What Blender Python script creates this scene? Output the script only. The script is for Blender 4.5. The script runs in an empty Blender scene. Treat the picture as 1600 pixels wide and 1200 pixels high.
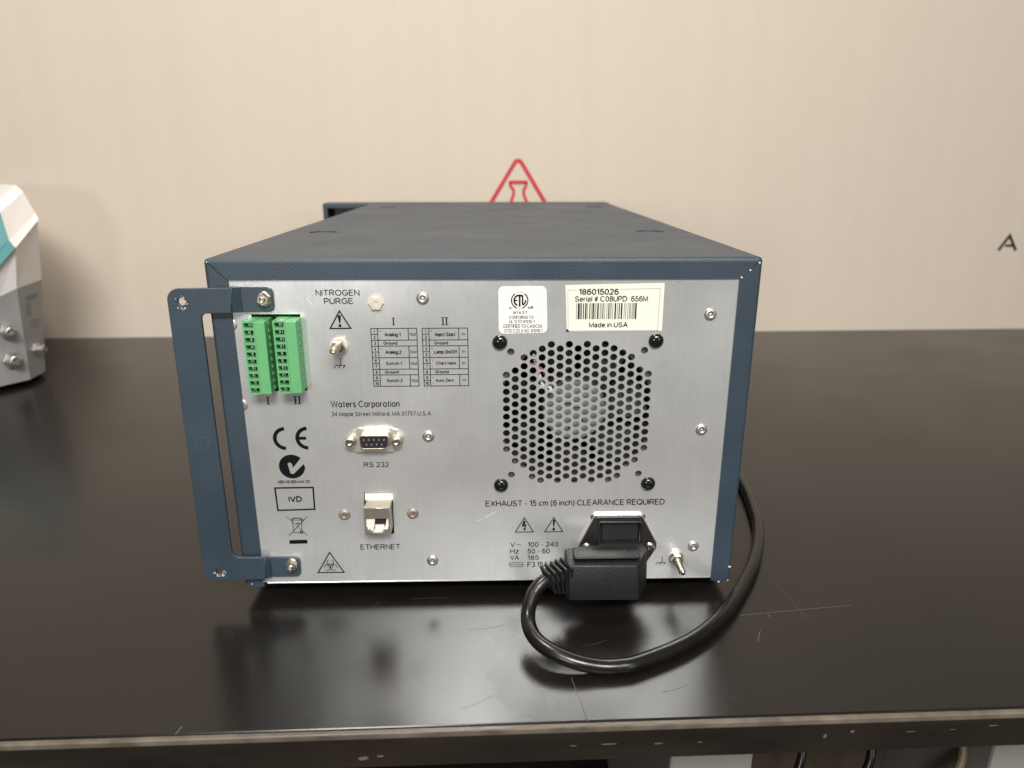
import bpy, bmesh, math, random
from mathutils import Vector, Matrix, Euler
random.seed(7)
R_ = math.radians
sc = bpy.context.scene
C = sc.collection
# ------------------------------------------------------------------ camera
cam = bpy.data.objects.new('camera', bpy.data.cameras.new('camera')); C.objects.link(cam)
cam.location = (0.00451, -0.36886, 0.24917)
cam.rotation_euler = (R_(90-17.371), 0, R_(-1.409))
cam.data.sensor_width = 36; cam.data.lens = 1103.34/1600*36
cam.data.clip_start = 0.02; cam.data.clip_end = 60
cam.data.dof.use_dof = True; cam.data.dof.focus_distance = 0.40; cam.data.dof.aperture_fstop = 9
sc.camera = cam
# ------------------------------------------------------------------ light
w = bpy.data.worlds.new('World'); sc.world = w; w.use_nodes = True
bg = w.node_tree.nodes['Background']; bg.inputs[0].default_value = (1.0, 0.90, 0.78, 1); bg.inputs[1].default_value = 0.09
def area(name, loc, target, sx, sy, power, col, spread=180):
    l = bpy.data.lights.new(name, 'AREA'); l.shape = 'RECTANGLE'; l.size = sx; l.size_y = sy
    l.energy = power; l.color = col; l.spread = R_(spread)
    o = bpy.data.objects.new(name, l); C.objects.link(o); o.location = loc
    o.rotation_euler = (Vector(target)-Vector(loc)).to_track_quat('-Z', 'Y').to_euler()
    return o
area('ceiling_lamp', (0.10, -1.45, 1.42), (0.0, 0, .1), 0.72, 0.4, 25, (1, .958, .90), 130)
area('ceiling_lamp', (0.85, -1.60, 1.50), (0.0, 0, .1), 0.45, 0.5, 5, (1, .958, .90), 130)
area('ceiling_lamp', (-0.32, -0.10, 1.75), (-0.45, 0.1, 0), 0.3, 0.3, 17, (1, .93, .85))
area('window_light', (-0.46, -1.45, 0.315), (0, .3, .15), 0.20, 0.20, 5.0, (1, .965, .92))
area('window_light', (1.85, -2.76, 0.66), (0, .3, .15), 0.35, 0.35, 9, (1, .965, .91))
sc.view_settings.view_transform = 'Standard'; sc.view_settings.look = 'None'
sc.view_settings.exposure = 0; sc.view_settings.gamma = 1
sc.view_settings.use_curve_mapping = False

# ------------------------------------------------------------------ materials
def mat(name, col, rough=.5, metal=0, spec=.5, var=.0, vscale=40, stretch=(1,1,1), bump=0, bscale=400, bstretch=(1,1,1),
        col2=None, rvar=0, coat=0):
    m = bpy.data.materials.new(name); m.use_nodes = True
    nt = m.node_tree; b = nt.nodes['Principled BSDF']; L = nt.links
    b.inputs['Base Color'].default_value = (*col, 1); b.inputs['Roughness'].default_value = rough
    b.inputs['Metallic'].default_value = metal; b.inputs['Specular IOR Level'].default_value = spec
    b.inputs['Coat Weight'].default_value = coat
    tc = nt.nodes.new('ShaderNodeTexCoord')
    if var > 0 or col2 or rvar:
        mp = nt.nodes.new('ShaderNodeMapping'); mp.inputs['Scale'].default_value = stretch
        L.new(tc.outputs['Object'], mp.inputs[0])
        n = nt.nodes.new('ShaderNodeTexNoise'); n.inputs['Scale'].default_value = vscale; n.inputs['Detail'].default_value = 6
        L.new(mp.outputs[0], n.inputs['Vector'])
        r = nt.nodes.new('ShaderNodeValToRGB')
        r.color_ramp.elements[0].position = .3; r.color_ramp.elements[1].position = .7
        c2 = col2 or tuple(min(1, c*(1+var)) for c in col); c1 = col if col2 else tuple(c*(1-var) for c in col)
        r.color_ramp.elements[0].color = (*c1, 1); r.color_ramp.elements[1].color = (*c2, 1)
        L.new(n.outputs['Fac'], r.inputs[0]); L.new(r.outputs[0], b.inputs['Base Color'])
        if rvar:
            mr = nt.nodes.new('ShaderNodeMapRange'); mr.inputs[3].default_value = rough-rvar; mr.inputs[4].default_value = rough+rvar
            mr.inputs[1].default_value = .3; mr.inputs[2].default_value = .7
            L.new(n.outputs['Fac'], mr.inputs[0]); L.new(mr.outputs[0], b.inputs['Roughness'])
    if bump:
        mp2 = nt.nodes.new('ShaderNodeMapping'); mp2.inputs['Scale'].default_value = bstretch
        L.new(tc.outputs['Object'], mp2.inputs[0])
        n2 = nt.nodes.new('ShaderNodeTexNoise'); n2.inputs['Scale'].default_value = bscale; n2.inputs['Detail'].default_value = 3
        L.new(mp2.outputs[0], n2.inputs['Vector'])
        bp = nt.nodes.new('ShaderNodeBump'); bp.inputs['Strength'].default_value = bump; bp.inputs['Distance'].default_value = .0005
        L.new(n2.outputs['Fac'], bp.inputs['Height']); L.new(bp.outputs[0], b.inputs['Normal'])
    return m
M = {}
M['navy'] = mat('navy_powder_coat', (.024, .041, .060), .46, spec=.6, var=.08, vscale=25, bump=.28, bscale=950)
M['top'] = M['navy']
M['panel'] = mat('brushed_aluminium', (.83, .855, .87), .245, .70, var=.035, vscale=300, stretch=(6, 1, .12), bump=.07, bscale=900, bstretch=(4, 1, .05))
def blotch(m, scale, lo, hi):
    """slow hand-worn mottling of the tone over a surface"""
    nt = m.node_tree; b = nt.nodes['Principled BSDF']; L = nt.links
    src = b.inputs['Base Color'].links[0].from_socket
    tc = nt.nodes.new('ShaderNodeTexCoord'); n = nt.nodes.new('ShaderNodeTexNoise'); n.inputs['Scale'].default_value = scale; n.inputs['Detail'].default_value = 5; n.inputs['Roughness'].default_value = .6
    L.new(tc.outputs['Object'], n.inputs['Vector'])
    mr = nt.nodes.new('ShaderNodeMapRange'); mr.inputs[1].default_value = .3; mr.inputs[2].default_value = .7; mr.inputs[3].default_value = lo; mr.inputs[4].default_value = hi
    L.new(n.outputs['Fac'], mr.inputs[0])
    mx = nt.nodes.new('ShaderNodeVectorMath'); mx.operation = 'SCALE'; L.new(src, mx.inputs[0]); L.new(mr.outputs[0], mx.inputs['Scale'])
    L.new(mx.outputs[0], b.inputs['Base Color'])
    rr = nt.nodes.new('ShaderNodeMapRange'); r0 = b.inputs['Roughness'].default_value
    rr.inputs[1].default_value = .3; rr.inputs[2].default_value = .7; rr.inputs[3].default_value = r0*.88; rr.inputs[4].default_value = r0*1.16
    L.new(n.outputs['Fac'], rr.inputs[0]); L.new(rr.outputs[0], b.inputs['Roughness'])
blotch(M['panel'], 17, .93, 1.05); blotch(M['navy'], 22, .90, 1.10)
M['dark'] = mat('dark_interior', (.012, .012, .013), .7)
M['ink'] = mat('black_ink', (.006, .006, .008), .9, spec=.1)
M['inkgrey'] = mat('grey_ink', (.20, .21, .23), .6)
M['steel'] = mat('zinc_steel', (.66, .63, .56), .28, 1, var=.15, vscale=500)
M['dull'] = mat('dull_rivet_steel', (.50, .49, .46), .42, .9, var=.15, vscale=500)
M['rust'] = mat('rusty_rivet', (.36, .33, .30), .5, .5, col2=(.22, .15, .11), vscale=350)
M['brass'] = mat('pale_brass', (.74, .66, .52), .30, 1)
M['tin'] = mat('tinned_steel', (.72, .70, .64), .40, .85, var=.10, vscale=400)
M['nylon'] = mat('cream_nylon', (.52, .495, .43), .5, spec=.3)
M['cream'] = mat('cream_plastic', (.76, .73, .66), .5)
M['green'] = mat('green_plastic', (.11, .36, .15), .42, var=.05, vscale=60)
M['dkgreen'] = mat('deep_green_plastic', (.05, .20, .09), .45)
M['nickel'] = mat('nickel_shell', (.50, .475, .42), .38, .9, var=.08, vscale=250)
M['black'] = mat('black_plastic', (.016, .016, .017), .42, bump=.2, bscale=1500)
M['inlet'] = mat('inlet_plastic', (.014, .014, .015), .30, spec=.7)
M['cutgap'] = mat('brown_cutout_gap', (.07, .035, .028), .6)
M['gloss'] = mat('black_gloss', (.008, .009, .010), .12)
M['rubber'] = mat('plug_rubber', (.0065, .0065, .0067), .47, spec=.42, var=.2, vscale=90, bump=.35, bscale=900)
M['cable'] = mat('cable_jacket', (.0065, .006, .006), .27, var=.25, vscale=60, bump=.12, bscale=700)
M['paper'] = mat('white_label_paper', (.72, .715, .70), .45)
M['paper2'] = mat('ivory_label_paper', (.70, .70, .625), .45)
M['chip'] = mat('bare_metal_chip', (.75, .74, .70), .45, .3)
M['hub'] = mat('fan_hub_sticker', (.20, .235, .23), .5, var=.15, vscale=150)
M['fan'] = mat('fan_plastic', (.085, .082, .086), .5)
M['red'] = mat('red_wire', (.30, .06, .06), .45)
M['white'] = mat('white_wire', (.45, .44, .42), .45)
M['inst_white'] = mat('white_housing', (.84, .82, .80), .45)
M['inst_grey'] = mat('grey_housing', (.29, .292, .292), .5, var=.03)
M['teal'] = mat('teal_housing', (.03, .20, .215), .45)
M['redpaint'] = mat('red_wall_print', (.52, .03, .045), .6)
M['blackpaint'] = mat('black_wall_print', (.03, .025, .022), .6)
M['scratch'] = mat('scratch_mark', (.10, .09, .08), .6, spec=.2)
M['edge'] = mat('worn_edge', (.105, .088, .070), .45, .0, var=.4, vscale=70, rvar=.1)
M['beam'] = mat('brown_core', (.011, .008, .0055), .6, spec=.3, var=.5, vscale=60, stretch=(.25, 1, 1))
M['kraft'] = mat('kraft_board', (.04, .028, .018), .8, var=.1, vscale=30)
M['orange'] = mat('tan_lead', (.10, .07, .045), .5)
M['floor'] = mat('floor', (.12, .09, .065), .6, var=.2, vscale=4)
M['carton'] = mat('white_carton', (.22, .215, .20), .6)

# worktop: dark satin resin with fine leathery grain, faint smudges
def worktop_mat():
    m = mat('black_worktop', (.0072, .0062, .0055), .2, spec=.45, var=.18, vscale=9, bump=0)
    nt = m.node_tree; b = nt.nodes['Principled BSDF']; L = nt.links
    tc = nt.nodes.new('ShaderNodeTexCoord')
    n = nt.nodes.new('ShaderNodeTexNoise'); n.inputs['Scale'].default_value = 620; n.inputs['Detail'].default_value = 2
    L.new(tc.outputs['Object'], n.inputs['Vector'])
    bp = nt.nodes.new('ShaderNodeBump'); bp.inputs['Strength'].default_value = .09; bp.inputs['Distance'].default_value = .0005
    L.new(n.outputs['Fac'], bp.inputs['Height']); L.new(bp.outputs[0], b.inputs['Normal'])
    n3 = nt.nodes.new('ShaderNodeTexNoise'); n3.inputs['Scale'].default_value = 6; n3.inputs['Detail'].default_value = 5
    L.new(tc.outputs['Object'], n3.inputs['Vector'])
    mr = nt.nodes.new('ShaderNodeMapRange'); mr.inputs[1].default_value = .3; mr.inputs[2].default_value = .7
    mr.inputs[3].default_value = .19; mr.inputs[4].default_value = .29
    L.new(n3.outputs['Fac'], mr.inputs[0]); L.new(mr.outputs[0], b.inputs['Roughness'])
    return m
M['worktop'] = worktop_mat()
def wall_mat():
    m = bpy.data.materials.new('cream_wallcovering'); m.use_nodes = True
    nt = m.node_tree; b = nt.nodes['Principled BSDF']; L = nt.links
    b.inputs['Roughness'].default_value = .75; b.inputs['Specular IOR Level'].default_value = .25
    tc = nt.nodes.new('ShaderNodeTexCoord')
    mp = nt.nodes.new('ShaderNodeMapping'); mp.inputs['Scale'].default_value = (1, 1, .05); L.new(tc.outputs['Object'], mp.inputs[0])
    n = nt.nodes.new('ShaderNodeTexNoise'); n.inputs['Scale'].default_value = 38; n.inputs['Detail'].default_value = 7; L.new(mp.outputs[0], n.inputs['Vector'])
    r = nt.nodes.new('ShaderNodeValToRGB'); r.color_ramp.elements[0].position = .25; r.color_ramp.elements[1].position = .75
    r.color_ramp.elements[0].color = (.592, .526, .446, 1); r.color_ramp.elements[1].color = (.618, .551, .469, 1)
    L.new(n.outputs['Fac'], r.inputs[0]); L.new(r.outputs[0], b.inputs['Base Color'])
    n2 = nt.nodes.new('ShaderNodeTexNoise'); n2.inputs['Scale'].default_value = 420; L.new(tc.outputs['Object'], n2.inputs['Vector'])
    bp = nt.nodes.new('ShaderNodeBump'); bp.inputs['Strength'].default_value = .15; bp.inputs['Distance'].default_value = .001
    L.new(n2.outputs['Fac'], bp.inputs['Height']); L.new(bp.outputs[0], b.inputs['Normal'])
    return m
M['wall'] = wall_mat()

# ------------------------------------------------------------------ helpers
def tag(o, label=None, cat=None, group=None, kind=None):
    for k, v in (('label', label), ('category', cat), ('group', group), ('kind', kind)):
        if v: o[k] = v
    return o
def empty(name, loc=(0, 0, 0), rz=0):
    o = bpy.data.objects.new(name, None); C.objects.link(o); o.location = loc; o.rotation_euler.z = rz
    o.empty_display_size = .02
    return o
def link(name, me, m, parent=None, smooth=False):
    o = bpy.data.objects.new(name, me); C.objects.link(o)
    if m is not None:
        me.materials.clear(); me.materials.append(m)
    if parent: o.parent = parent
    if smooth:
        for p in me.polygons: p.use_smooth = True
    return o
def from_bm(name, bm, m, parent=None, smooth=False):
    bmesh.ops.recalc_face_normals(bm, faces=bm.faces)
    me = bpy.data.meshes.new(name); bm.to_mesh(me); bm.free()
    return link(name, me, m, parent, smooth)
def box(bm, x0, x1, y0, y1, z0, z1, bev=0, seg=2, mtx=None):
    vs = [bm.verts.new((x, y, z)) for z in (z0, z1) for y in (y0, y1) for x in (x0, x1)]
    fs = [bm.faces.new([vs[i] for i in f]) for f in ((0, 2, 3, 1), (4, 5, 7, 6), (0, 1, 5, 4), (2, 6, 7, 3), (0, 4, 6, 2), (1, 3, 7, 5))]
    if bev:
        es = list({e for f in fs for e in f.edges})
        g = bmesh.ops.bevel(bm, geom=es, offset=bev, segments=seg, affect='EDGES', profile=.5)
        vs = list({v for v in vs if v.is_valid} | set(g['verts']) | {v for f in g['faces'] for v in f.verts})
    if mtx is not None:
        bmesh.ops.transform(bm, matrix=mtx, verts=[v for v in vs if v.is_valid])
    return vs
def frame_to(p, axis):
    # local z -> axis
    q = Vector(axis).normalized().to_track_quat('Z', 'Y')
    return Matrix.Translation(Vector(p)) @ q.to_matrix().to_4x4()
def lathe(bm, prof, mtx, seg=24, sides=None):
    n = sides or seg; rings = []
    for r, h in prof:
        if r < 1e-7: rings.append([bm.verts.new(mtx @ Vector((0, 0, h)))])
        else: rings.append([bm.verts.new(mtx @ Vector((r*math.cos(2*math.pi*i/n), r*math.sin(2*math.pi*i/n), h))) for i in range(n)])
    for a, b in zip(rings, rings[1:]):
        for i in range(n):
            j = (i+1) % n
            if len(a) == 1 and len(b) == 1: continue
            if len(a) == 1: bm.faces.new((a[0], b[i], b[j]))
            elif len(b) == 1: bm.faces.new((a[i], a[j], b[0]))
            else: bm.faces.new((a[i], a[j], b[j], b[i]))
    for ring, rev in ((rings[0], True), (rings[-1], False)):
        if len(ring) > 1: bm.faces.new(ring[::-1] if rev else ring)
def rounded(pts, r, seg=6):
    # rounds polygon corners; r number or list
    out = []; n = len(pts)
    for i, p in enumerate(pts):
        rr = r[i] if isinstance(r, (list, tuple)) else r
        p = Vector(p); a = Vector(pts[i-1])-p; b = Vector(pts[(i+1) % n])-p
        if rr <= 0: out.append(tuple(p)); continue
        ang = a.angle(b); d = min(rr/math.tan(ang/2), a.length*.49, b.length*.49); rad = d*math.tan(ang/2)
        p1 = p+a.normalized()*d; p2 = p+b.normalized()*d
        c = p+(a.normalized()+b.normalized()).normalized()*(rad/math.sin(ang/2))
        a1 = math.atan2(*(p1-c).yx); a2 = math.atan2(*(p2-c).yx); da = (a2-a1+math.pi) % (2*math.pi)-math.pi
        for k in range(seg+1):
            t = a1+da*k/seg; out.append((c.x+rad*math.cos(t), c.y+rad*math.sin(t)))
    return out
def circ(cx, cz, r, n=20, rz=None, a0=0):
    return [(cx+r*math.cos(a0+2*math.pi*i/n), cz+(rz or r)*math.sin(a0+2*math.pi*i/n)) for i in range(n)]
XZ = Matrix(((1, 0, 0, 0), (0, 0, -1, 0), (0, 1, 0, 0), (0, 0, 0, 1)))      # (u,v,w) -> (u,-w,v)
def curve_mesh(cu, mtx):
    ob = bpy.data.objects.new('tmp', cu); C.objects.link(ob)
    bpy.context.view_layer.update()
    me = bpy.data.meshes.new_from_object(ob.evaluated_get(bpy.context.evaluated_depsgraph_get()))
    bpy.data.objects.remove(ob); bpy.data.curves.remove(cu)
    me.transform(mtx)
    return me
def flat(loops, y, thick=0, mtx=XZ, bev=0):
    """filled outlines (holes by even-odd) in the XZ plane, front face at y, thickness backwards"""
    cu = bpy.data.curves.new('flat', 'CURVE'); cu.dimensions = '2D'; cu.fill_mode = 'BOTH' if thick else 'FRONT'
    cu.extrude = max(thick/2-bev, 0); cu.bevel_depth = bev; cu.bevel_resolution = 2; cu.offset = -bev
    for lp in loops:
        s = cu.splines.new('POLY'); s.points.add(len(lp)-1)
        for p, q in zip(s.points, lp): p.co = (q[0], q[1], 0, 1)
        s.use_cyclic_u = True
    if not thick: cu.fill_mode = 'BOTH'
    return curve_mesh(cu, Matrix.Translation((0, y+thick/2, 0)) @ mtx)
def plate(name, loops, y, thick, m, parent, bev=0):
    return link(name, flat(loops, y, thick, bev=bev), m, parent)
def join_meshes(name, meshes, m, parent):
    bm = bmesh.new()
    for me in meshes:
        bm.from_mesh(me); bpy.data.meshes.remove(me)
    me = bpy.data.meshes.new(name); bm.to_mesh(me); bm.free()
    return link(name, me, m, parent)
def ga(cx, cy, rx, ry, a0, a1, n=10):
    n = max(3, int(n*abs(a1-a0)/180))
    return [(cx+rx*math.cos(R_(a0+(a1-a0)*i/n)), cy+ry*math.sin(R_(a0+(a1-a0)*i/n))) for i in range(n+1)]
GL = {   # single-line letter shapes: width, strokes; cap height 1
 'A': (.80, [[(0, 0), (.40, 1), (.80, 0)], [(.14, .35), (.66, .35)]]),
 'B': (.66, [[(.36, .53), (0, .53), (0, 1), (.36, 1)]+ga(.36, .765, .24, .235, 90, -90), [(0, .53), (0, 0), (.38, 0)]+ga(.38, .265, .28, .265, -90, 90)]),
 'C': (.80, [ga(.42, .5, .42, .5, 42, 318, 14)]),
 'D': (.74, [[(.28, 0), (0, 0), (0, 1), (.28, 1)]+ga(.28, .5, .46, .5, 90, -90)]),
 'E': (.62, [[(.62, 0), (0, 0), (0, 1), (.60, 1)], [(0, .53), (.56, .53)]]),
 'F': (.58, [[(0, 0), (0, 1), (.58, 1)], [(0, .52), (.50, .52)]]),
 'G': (.84, [ga(.43, .5, .43, .5, 42, 318, 14)+[(.82, .20), (.82, .46), (.46, .46)]]),
 'H': (.70, [[(0, 0), (0, 1)], [(.70, 0), (.70, 1)], [(0, .53), (.70, .53)]]),
 'I': (.02, [[(.01, 0), (.01, 1)]]),
 'L': (.54, [[(0, 1), (0, 0), (.54, 0)]]),
 'M': (.82, [[(0, 0), (0, 1), (.41, .10), (.82, 1), (.82, 0)]]),
 'N': (.70, [[(0, 0), (0, 1), (.70, 0), (.70, 1)]]),
 'O': (.88, [ga(.44, .5, .44, .5, 90, 450, 12)]),
 'P': (.64, [[(0, 0), (0, 1), (.36, 1)]+ga(.36, .73, .28, .27, 90, -90)+[(0, .46)]]),
 'Q': (.88, [ga(.44, .5, .44, .5, 90, 450, 12), [(.52, .26), (.86, -.06)]]),
 'R': (.70, [[(0, 0), (0, 1), (.38, 1)]+ga(.38, .74, .28, .26, 90, -90)+[(0, .48)], [(.34, .48), (.70, 0)]]),
 'S': (.68, [ga(.34, .745, .30, .255, 20, 270)+ga(.34, .25, .34, .25, 90, -165)]),
 'T': (.72, [[(0, 1), (.72, 1)], [(.36, 1), (.36, 0)]]),
 'U': (.70, [[(0, 1), (0, .34)]+ga(.35, .34, .35, .34, 180, 360)+[(.70, 1)]]),
 'V': (.76, [[(0, 1), (.38, 0), (.76, 1)]]),
 'W': (1.12, [[(0, 1), (.28, 0), (.56, 1), (.84, 0), (1.12, 1)]]),
 'X': (.74, [[(0, 0), (.74, 1)], [(0, 1), (.74, 0)]]),
 'Y': (.74, [[(0, 1), (.37, .46), (.74, 1)], [(.37, .46), (.37, 0)]]),
 'Z': (.66, [[(0, 1), (.66, 1), (0, 0), (.66, 0)]]),
 '0': (.54, [ga(.27, .5, .27, .5, 90, 450, 12)]),
 '1': (.26, [[(0, .78), (.24, 1), (.24, 0)]]),
 '2': (.54, [ga(.27, .71, .26, .29, 165, -35)+[(0, 0), (.54, 0)]]),
 '3': (.54, [ga(.26, .745, .23, .255, 160, -80), ga(.26, .26, .28, .27, 80, -160)]),
 '4': (.58, [[(.44, 0), (.44, 1), (0, .30), (.58, .30)]]),
 '5': (.54, [[(.50, 1), (.10, 1), (.03, .50)]+ga(.26, .33, .28, .33, 130, -160)]),
 '6': (.54, [ga(.30, .62, .28, .38, 35, 170)+ga(.28, .31, .27, .31, 170, -180), ]),
 '7': (.52, [[(0, 1), (.52, 1), (.17, 0)]]),
 '8': (.54, [ga(.27, .755, .23, .245, 90, 450), ga(.27, .265, .27, .265, 90, 450)]),
 '9': (.54, [ga(.24, .38, .28, .38, -145, 0)+ga(.27, .69, .27, .31, 0, 360)]),
 'a': (.50, [ga(.22, .53, .22, .19, 160, 0)+[(.46, .06), (.50, 0)], [(.44, .44), (.20, .40)]+ga(.18, .20, .18, .20, 90, 270)+ga(.22, .22, .22, .22, 270, 350)]),
 'c': (.46, [ga(.26, .36, .26, .36, 40, 320)]),
 'd': (.52, [ga(.26, .36, .26, .36, 20, 340), [(.50, 1), (.50, 0)]]),
 'e': (.52, [[(.01, .38), (.51, .38)]+ga(.26, .36, .25, .36, 5, 320)]),
 'f': (.30, [ga(.26, .82, .14, .18, 80, 180)+[(.12, 0)], [(0, .70), (.28, .70)]]),
 'g': (.52, [ga(.26, .36, .26, .36, 20, 340), [(.50, .72), (.50, -.04)]+ga(.25, -.04, .25, .24, 0, -150)]),
 'h': (.48, [[(0, 1), (0, 0)], [(0, .40)]+ga(.24, .48, .24, .24, 170, 0)+[(.48, 0)]]),
 'i': (.02, [[(.01, 0), (.01, .72)], [(.01, .88), (.01, 1.0)]]),
 'j': (.10, [[(.09, .72), (.09, -.16), (0, -.26)], [(.09, .88), (.09, 1.0)]]),
 'k': (.46, [[(0, 1), (0, 0)], [(.42, .72), (.02, .30)], [(.16, .44), (.46, 0)]]),
 'l': (.02, [[(.01, 0), (.01, 1)]]),
 'm': (.80, [[(0, .72), (0, 0)], [(0, .42)]+ga(.20, .52, .20, .20, 170, 0)+[(.40, 0)], [(.40, .42)]+ga(.60, .52, .20, .20, 170, 0)+[(.80, 0)]]),
 'n': (.48, [[(0, .72), (0, 0)], [(0, .40)]+ga(.24, .48, .24, .24, 170, 0)+[(.48, 0)]]),
 'o': (.54, [ga(.27, .36, .27, .36, 90, 450, 12)]),
 'p': (.52, [ga(.26, .36, .26, .36, 160, -160), [(.02, .72), (.02, -.28)]]),
 'r': (.28, [[(0, .72), (0, 0)], [(0, .44)]+ga(.22, .46, .22, .25, 170, 75)]),
 's': (.42, [ga(.21, .53, .19, .19, 25, 270)+ga(.21, .18, .21, .18, 90, -160)]),
 't': (.28, [[(.12, .94), (.12, .10)]+ga(.24, .10, .12, .10, 180, 280), [(0, .70), (.28, .70)]]),
 'u': (.48, [[(0, .72), (0, .24)]+ga(.24, .24, .24, .24, 180, 350), [(.48, .72), (.48, 0)]]),
 'w': (.72, [[(0, .72), (.18, 0), (.36, .72), (.54, 0), (.72, .72)]]),
 'z': (.44, [[(0, .72), (.44, .72), (0, 0), (.44, 0)]]), 'v': (.46, [[(0, .72), (.23, 0), (.46, .72)]]),
 '.': (.06, [[(.03, 0), (.03, .10)]]), ',': (.08, [[(.06, .10), (.04, -.14)]]), '-': (.28, [[(0, .36), (.28, .36)]]),
 '~': (.46, [ga(.115, .36, .115, .14, 180, 0)+ga(.345, .36, .115, .14, 180, 360)]),
 '(': (.20, [ga(.40, .40, .40, .70, 118, 242)]), ')': (.20, [ga(-.20, .40, .40, .70, 62, -62)]),
 '/': (.30, [[(0, 0), (.30, 1)]]), '+': (.48, [[(0, .36), (.48, .36)], [(.24, .12), (.24, .60)]]),
 '#': (.56, [[(.10, 0), (.26, 1)], [(.34, 0), (.50, 1)], [(0, .33), (.54, .33)], [(.04, .67), (.56, .67)]])}
ROUND_A = (.56, [ga(.26, .36, .26, .36, 20, 340), [(.52, .72), (.52, 0)]])
def strip(bm, pts, wd, y):
    P_ = [Vector(p) for p in pts]; n = len(P_); cyc = (P_[0]-P_[-1]).length < 1e-7 and n > 3
    if cyc: P_ = P_[:-1]; n -= 1
    a_, b_ = [], []
    for i, p in enumerate(P_):
        q0 = P_[i-1] if (cyc or i) else None; q1 = P_[(i+1) % n] if (cyc or i < n-1) else None
        d1 = (p-q0).normalized() if q0 is not None else (q1-p).normalized(); d2 = (q1-p).normalized() if q1 is not None else d1
        t = d1+d2; t = t.normalized() if t.length > 1e-6 else d1
        nn = Vector((-t.y, t.x)); k = wd/2/max(.42, nn.dot(Vector((-d1.y, d1.x))))
        a_.append(bm.verts.new((p.x+nn.x*k, y, p.y+nn.y*k))); b_.append(bm.verts.new((p.x-nn.x*k, y, p.y-nn.y*k)))
    for i in range(n if cyc else n-1):
        j = (i+1) % n; bm.faces.new((a_[i], b_[i], b_[j], a_[j]))
def text_mesh(s, rect, y, bold=0, spacing=1, shear=0, round_a=False):
    wgt = .170+bold*2.6
    x = 0; sk = []
    for ch in s:
        if ch == ' ': x += .34; continue
        wd, st = ROUND_A if (ch == 'a' and round_a) else GL[ch]
        sk += [[(x+p[0], p[1]) for p in l] for l in st]; x += wd+.24*spacing
    xs = [p[0] for l in sk for p in l]; ys = [p[1] for l in sk for p in l]
    x0, z0, x1, z1 = rect; mx, my = min(xs), min(ys); dy = max(max(ys)-my, .12); dx = max(max(xs)-mx, .02)
    cap = (z1-z0)/(dy+wgt); lw = cap*wgt
    lw = min(lw, max((x1-x0)*.9, 1e-5))
    sx = (x1-x0-lw)/dx; sz = (z1-z0-lw)/dy
    bm = bmesh.new()
    for l in sk: strip(bm, [(x0+lw/2+(p[0]-mx)*sx, z0+lw/2+(p[1]-my)*sz) for p in l], lw, y)
    me = bpy.data.meshes.new('text'); bm.to_mesh(me); bm.free()
    return me
def stroke(pts, wd, cyc=False):
    """loops for a polyline drawn with width wd"""
    loops = []; P_ = [Vector(p) for p in pts]; n = len(P_)
    L_, R2 = [], []
    for i, p in enumerate(P_):
        if cyc: a, b = P_[i-1], P_[(i+1) % n]
        else: a, b = P_[max(i-1, 0)], P_[min(i+1, n-1)]
        d1 = (p-a).normalized() if (p-a).length > 1e-9 else None; d2 = (b-p).normalized() if (b-p).length > 1e-9 else None
        if d1 is None: d1 = d2
        if d2 is None: d2 = d1
        t = (d1+d2).normalized(); nn = Vector((-t.y, t.x)); k = wd/2/max(.35, nn.dot(Vector((-d1.y, d1.x))))
        L_.append(tuple(p+nn*k)); R2.append(tuple(p-nn*k))
    if cyc: return [L_, R2]
    return [L_+R2[::-1]]
def arc(cx, cz, r, a0, a1, n=24, k=1):
    return [(cx+r*math.cos(R_(a0+(a1-a0)*i/n)), cz+k*r*math.sin(R_(a0+(a1-a0)*i/n))) for i in range(n+1)]
def rectl(x0, z0, x1, z1): return [(x0, z0), (x1, z0), (x1, z1), (x0, z1)]
def boolean(o, cutters, op='DIFFERENCE'):
    for c in cutters:
        md = o.modifiers.new('b', 'BOOLEAN'); md.object = c; md.operation = op; md.solver = 'EXACT'
    bpy.context.view_layer.update()
    me = bpy.data.meshes.new_from_object(o.evaluated_get(bpy.context.evaluated_depsgraph_get()))
    o.modifiers.clear(); old = o.data; o.data = me; bpy.data.meshes.remove(old)
    for c in cutters:
        d = c.data; bpy.data.objects.remove(c); bpy.data.meshes.remove(d)
def cutbox(x0, x1, y0, y1, z0, z1, mtx=None):
    bm = bmesh.new(); box(bm, x0, x1, y0, y1, z0, z1, mtx=mtx); return from_bm('cut', bm, None)
def catmull(pts, n=10):
    P_ = [Vector(p) for p in pts]; P_ = [2*P_[0]-P_[1]]+P_+[2*P_[-1]-P_[-2]]; out = []
    for i in range(1, len(P_)-2):
        a, b, c, d = P_[i-1:i+3]
        for k in range(n):
            t = k/n; out.append(.5*((2*b)+(c-a)*t+(2*a-5*b+4*c-d)*t*t+(3*b-a-3*c+d)*t**3))
    out.append(P_[-2]); return out
def tube(pts, r, res=5, n=10):
    cu = bpy.data.curves.new('tube', 'CURVE'); cu.dimensions = '3D'; cu.bevel_depth = r; cu.bevel_resolution = res; cu.use_fill_caps = True
    s = cu.splines.new('POLY'); pp = catmull(pts, n) if n > 1 else [Vector(p) for p in pts]; s.points.add(len(pp)-1)
    for p, q in zip(s.points, pp): p.co = (*q, 1)
    return curve_mesh(cu, Matrix.Identity(4))

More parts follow.
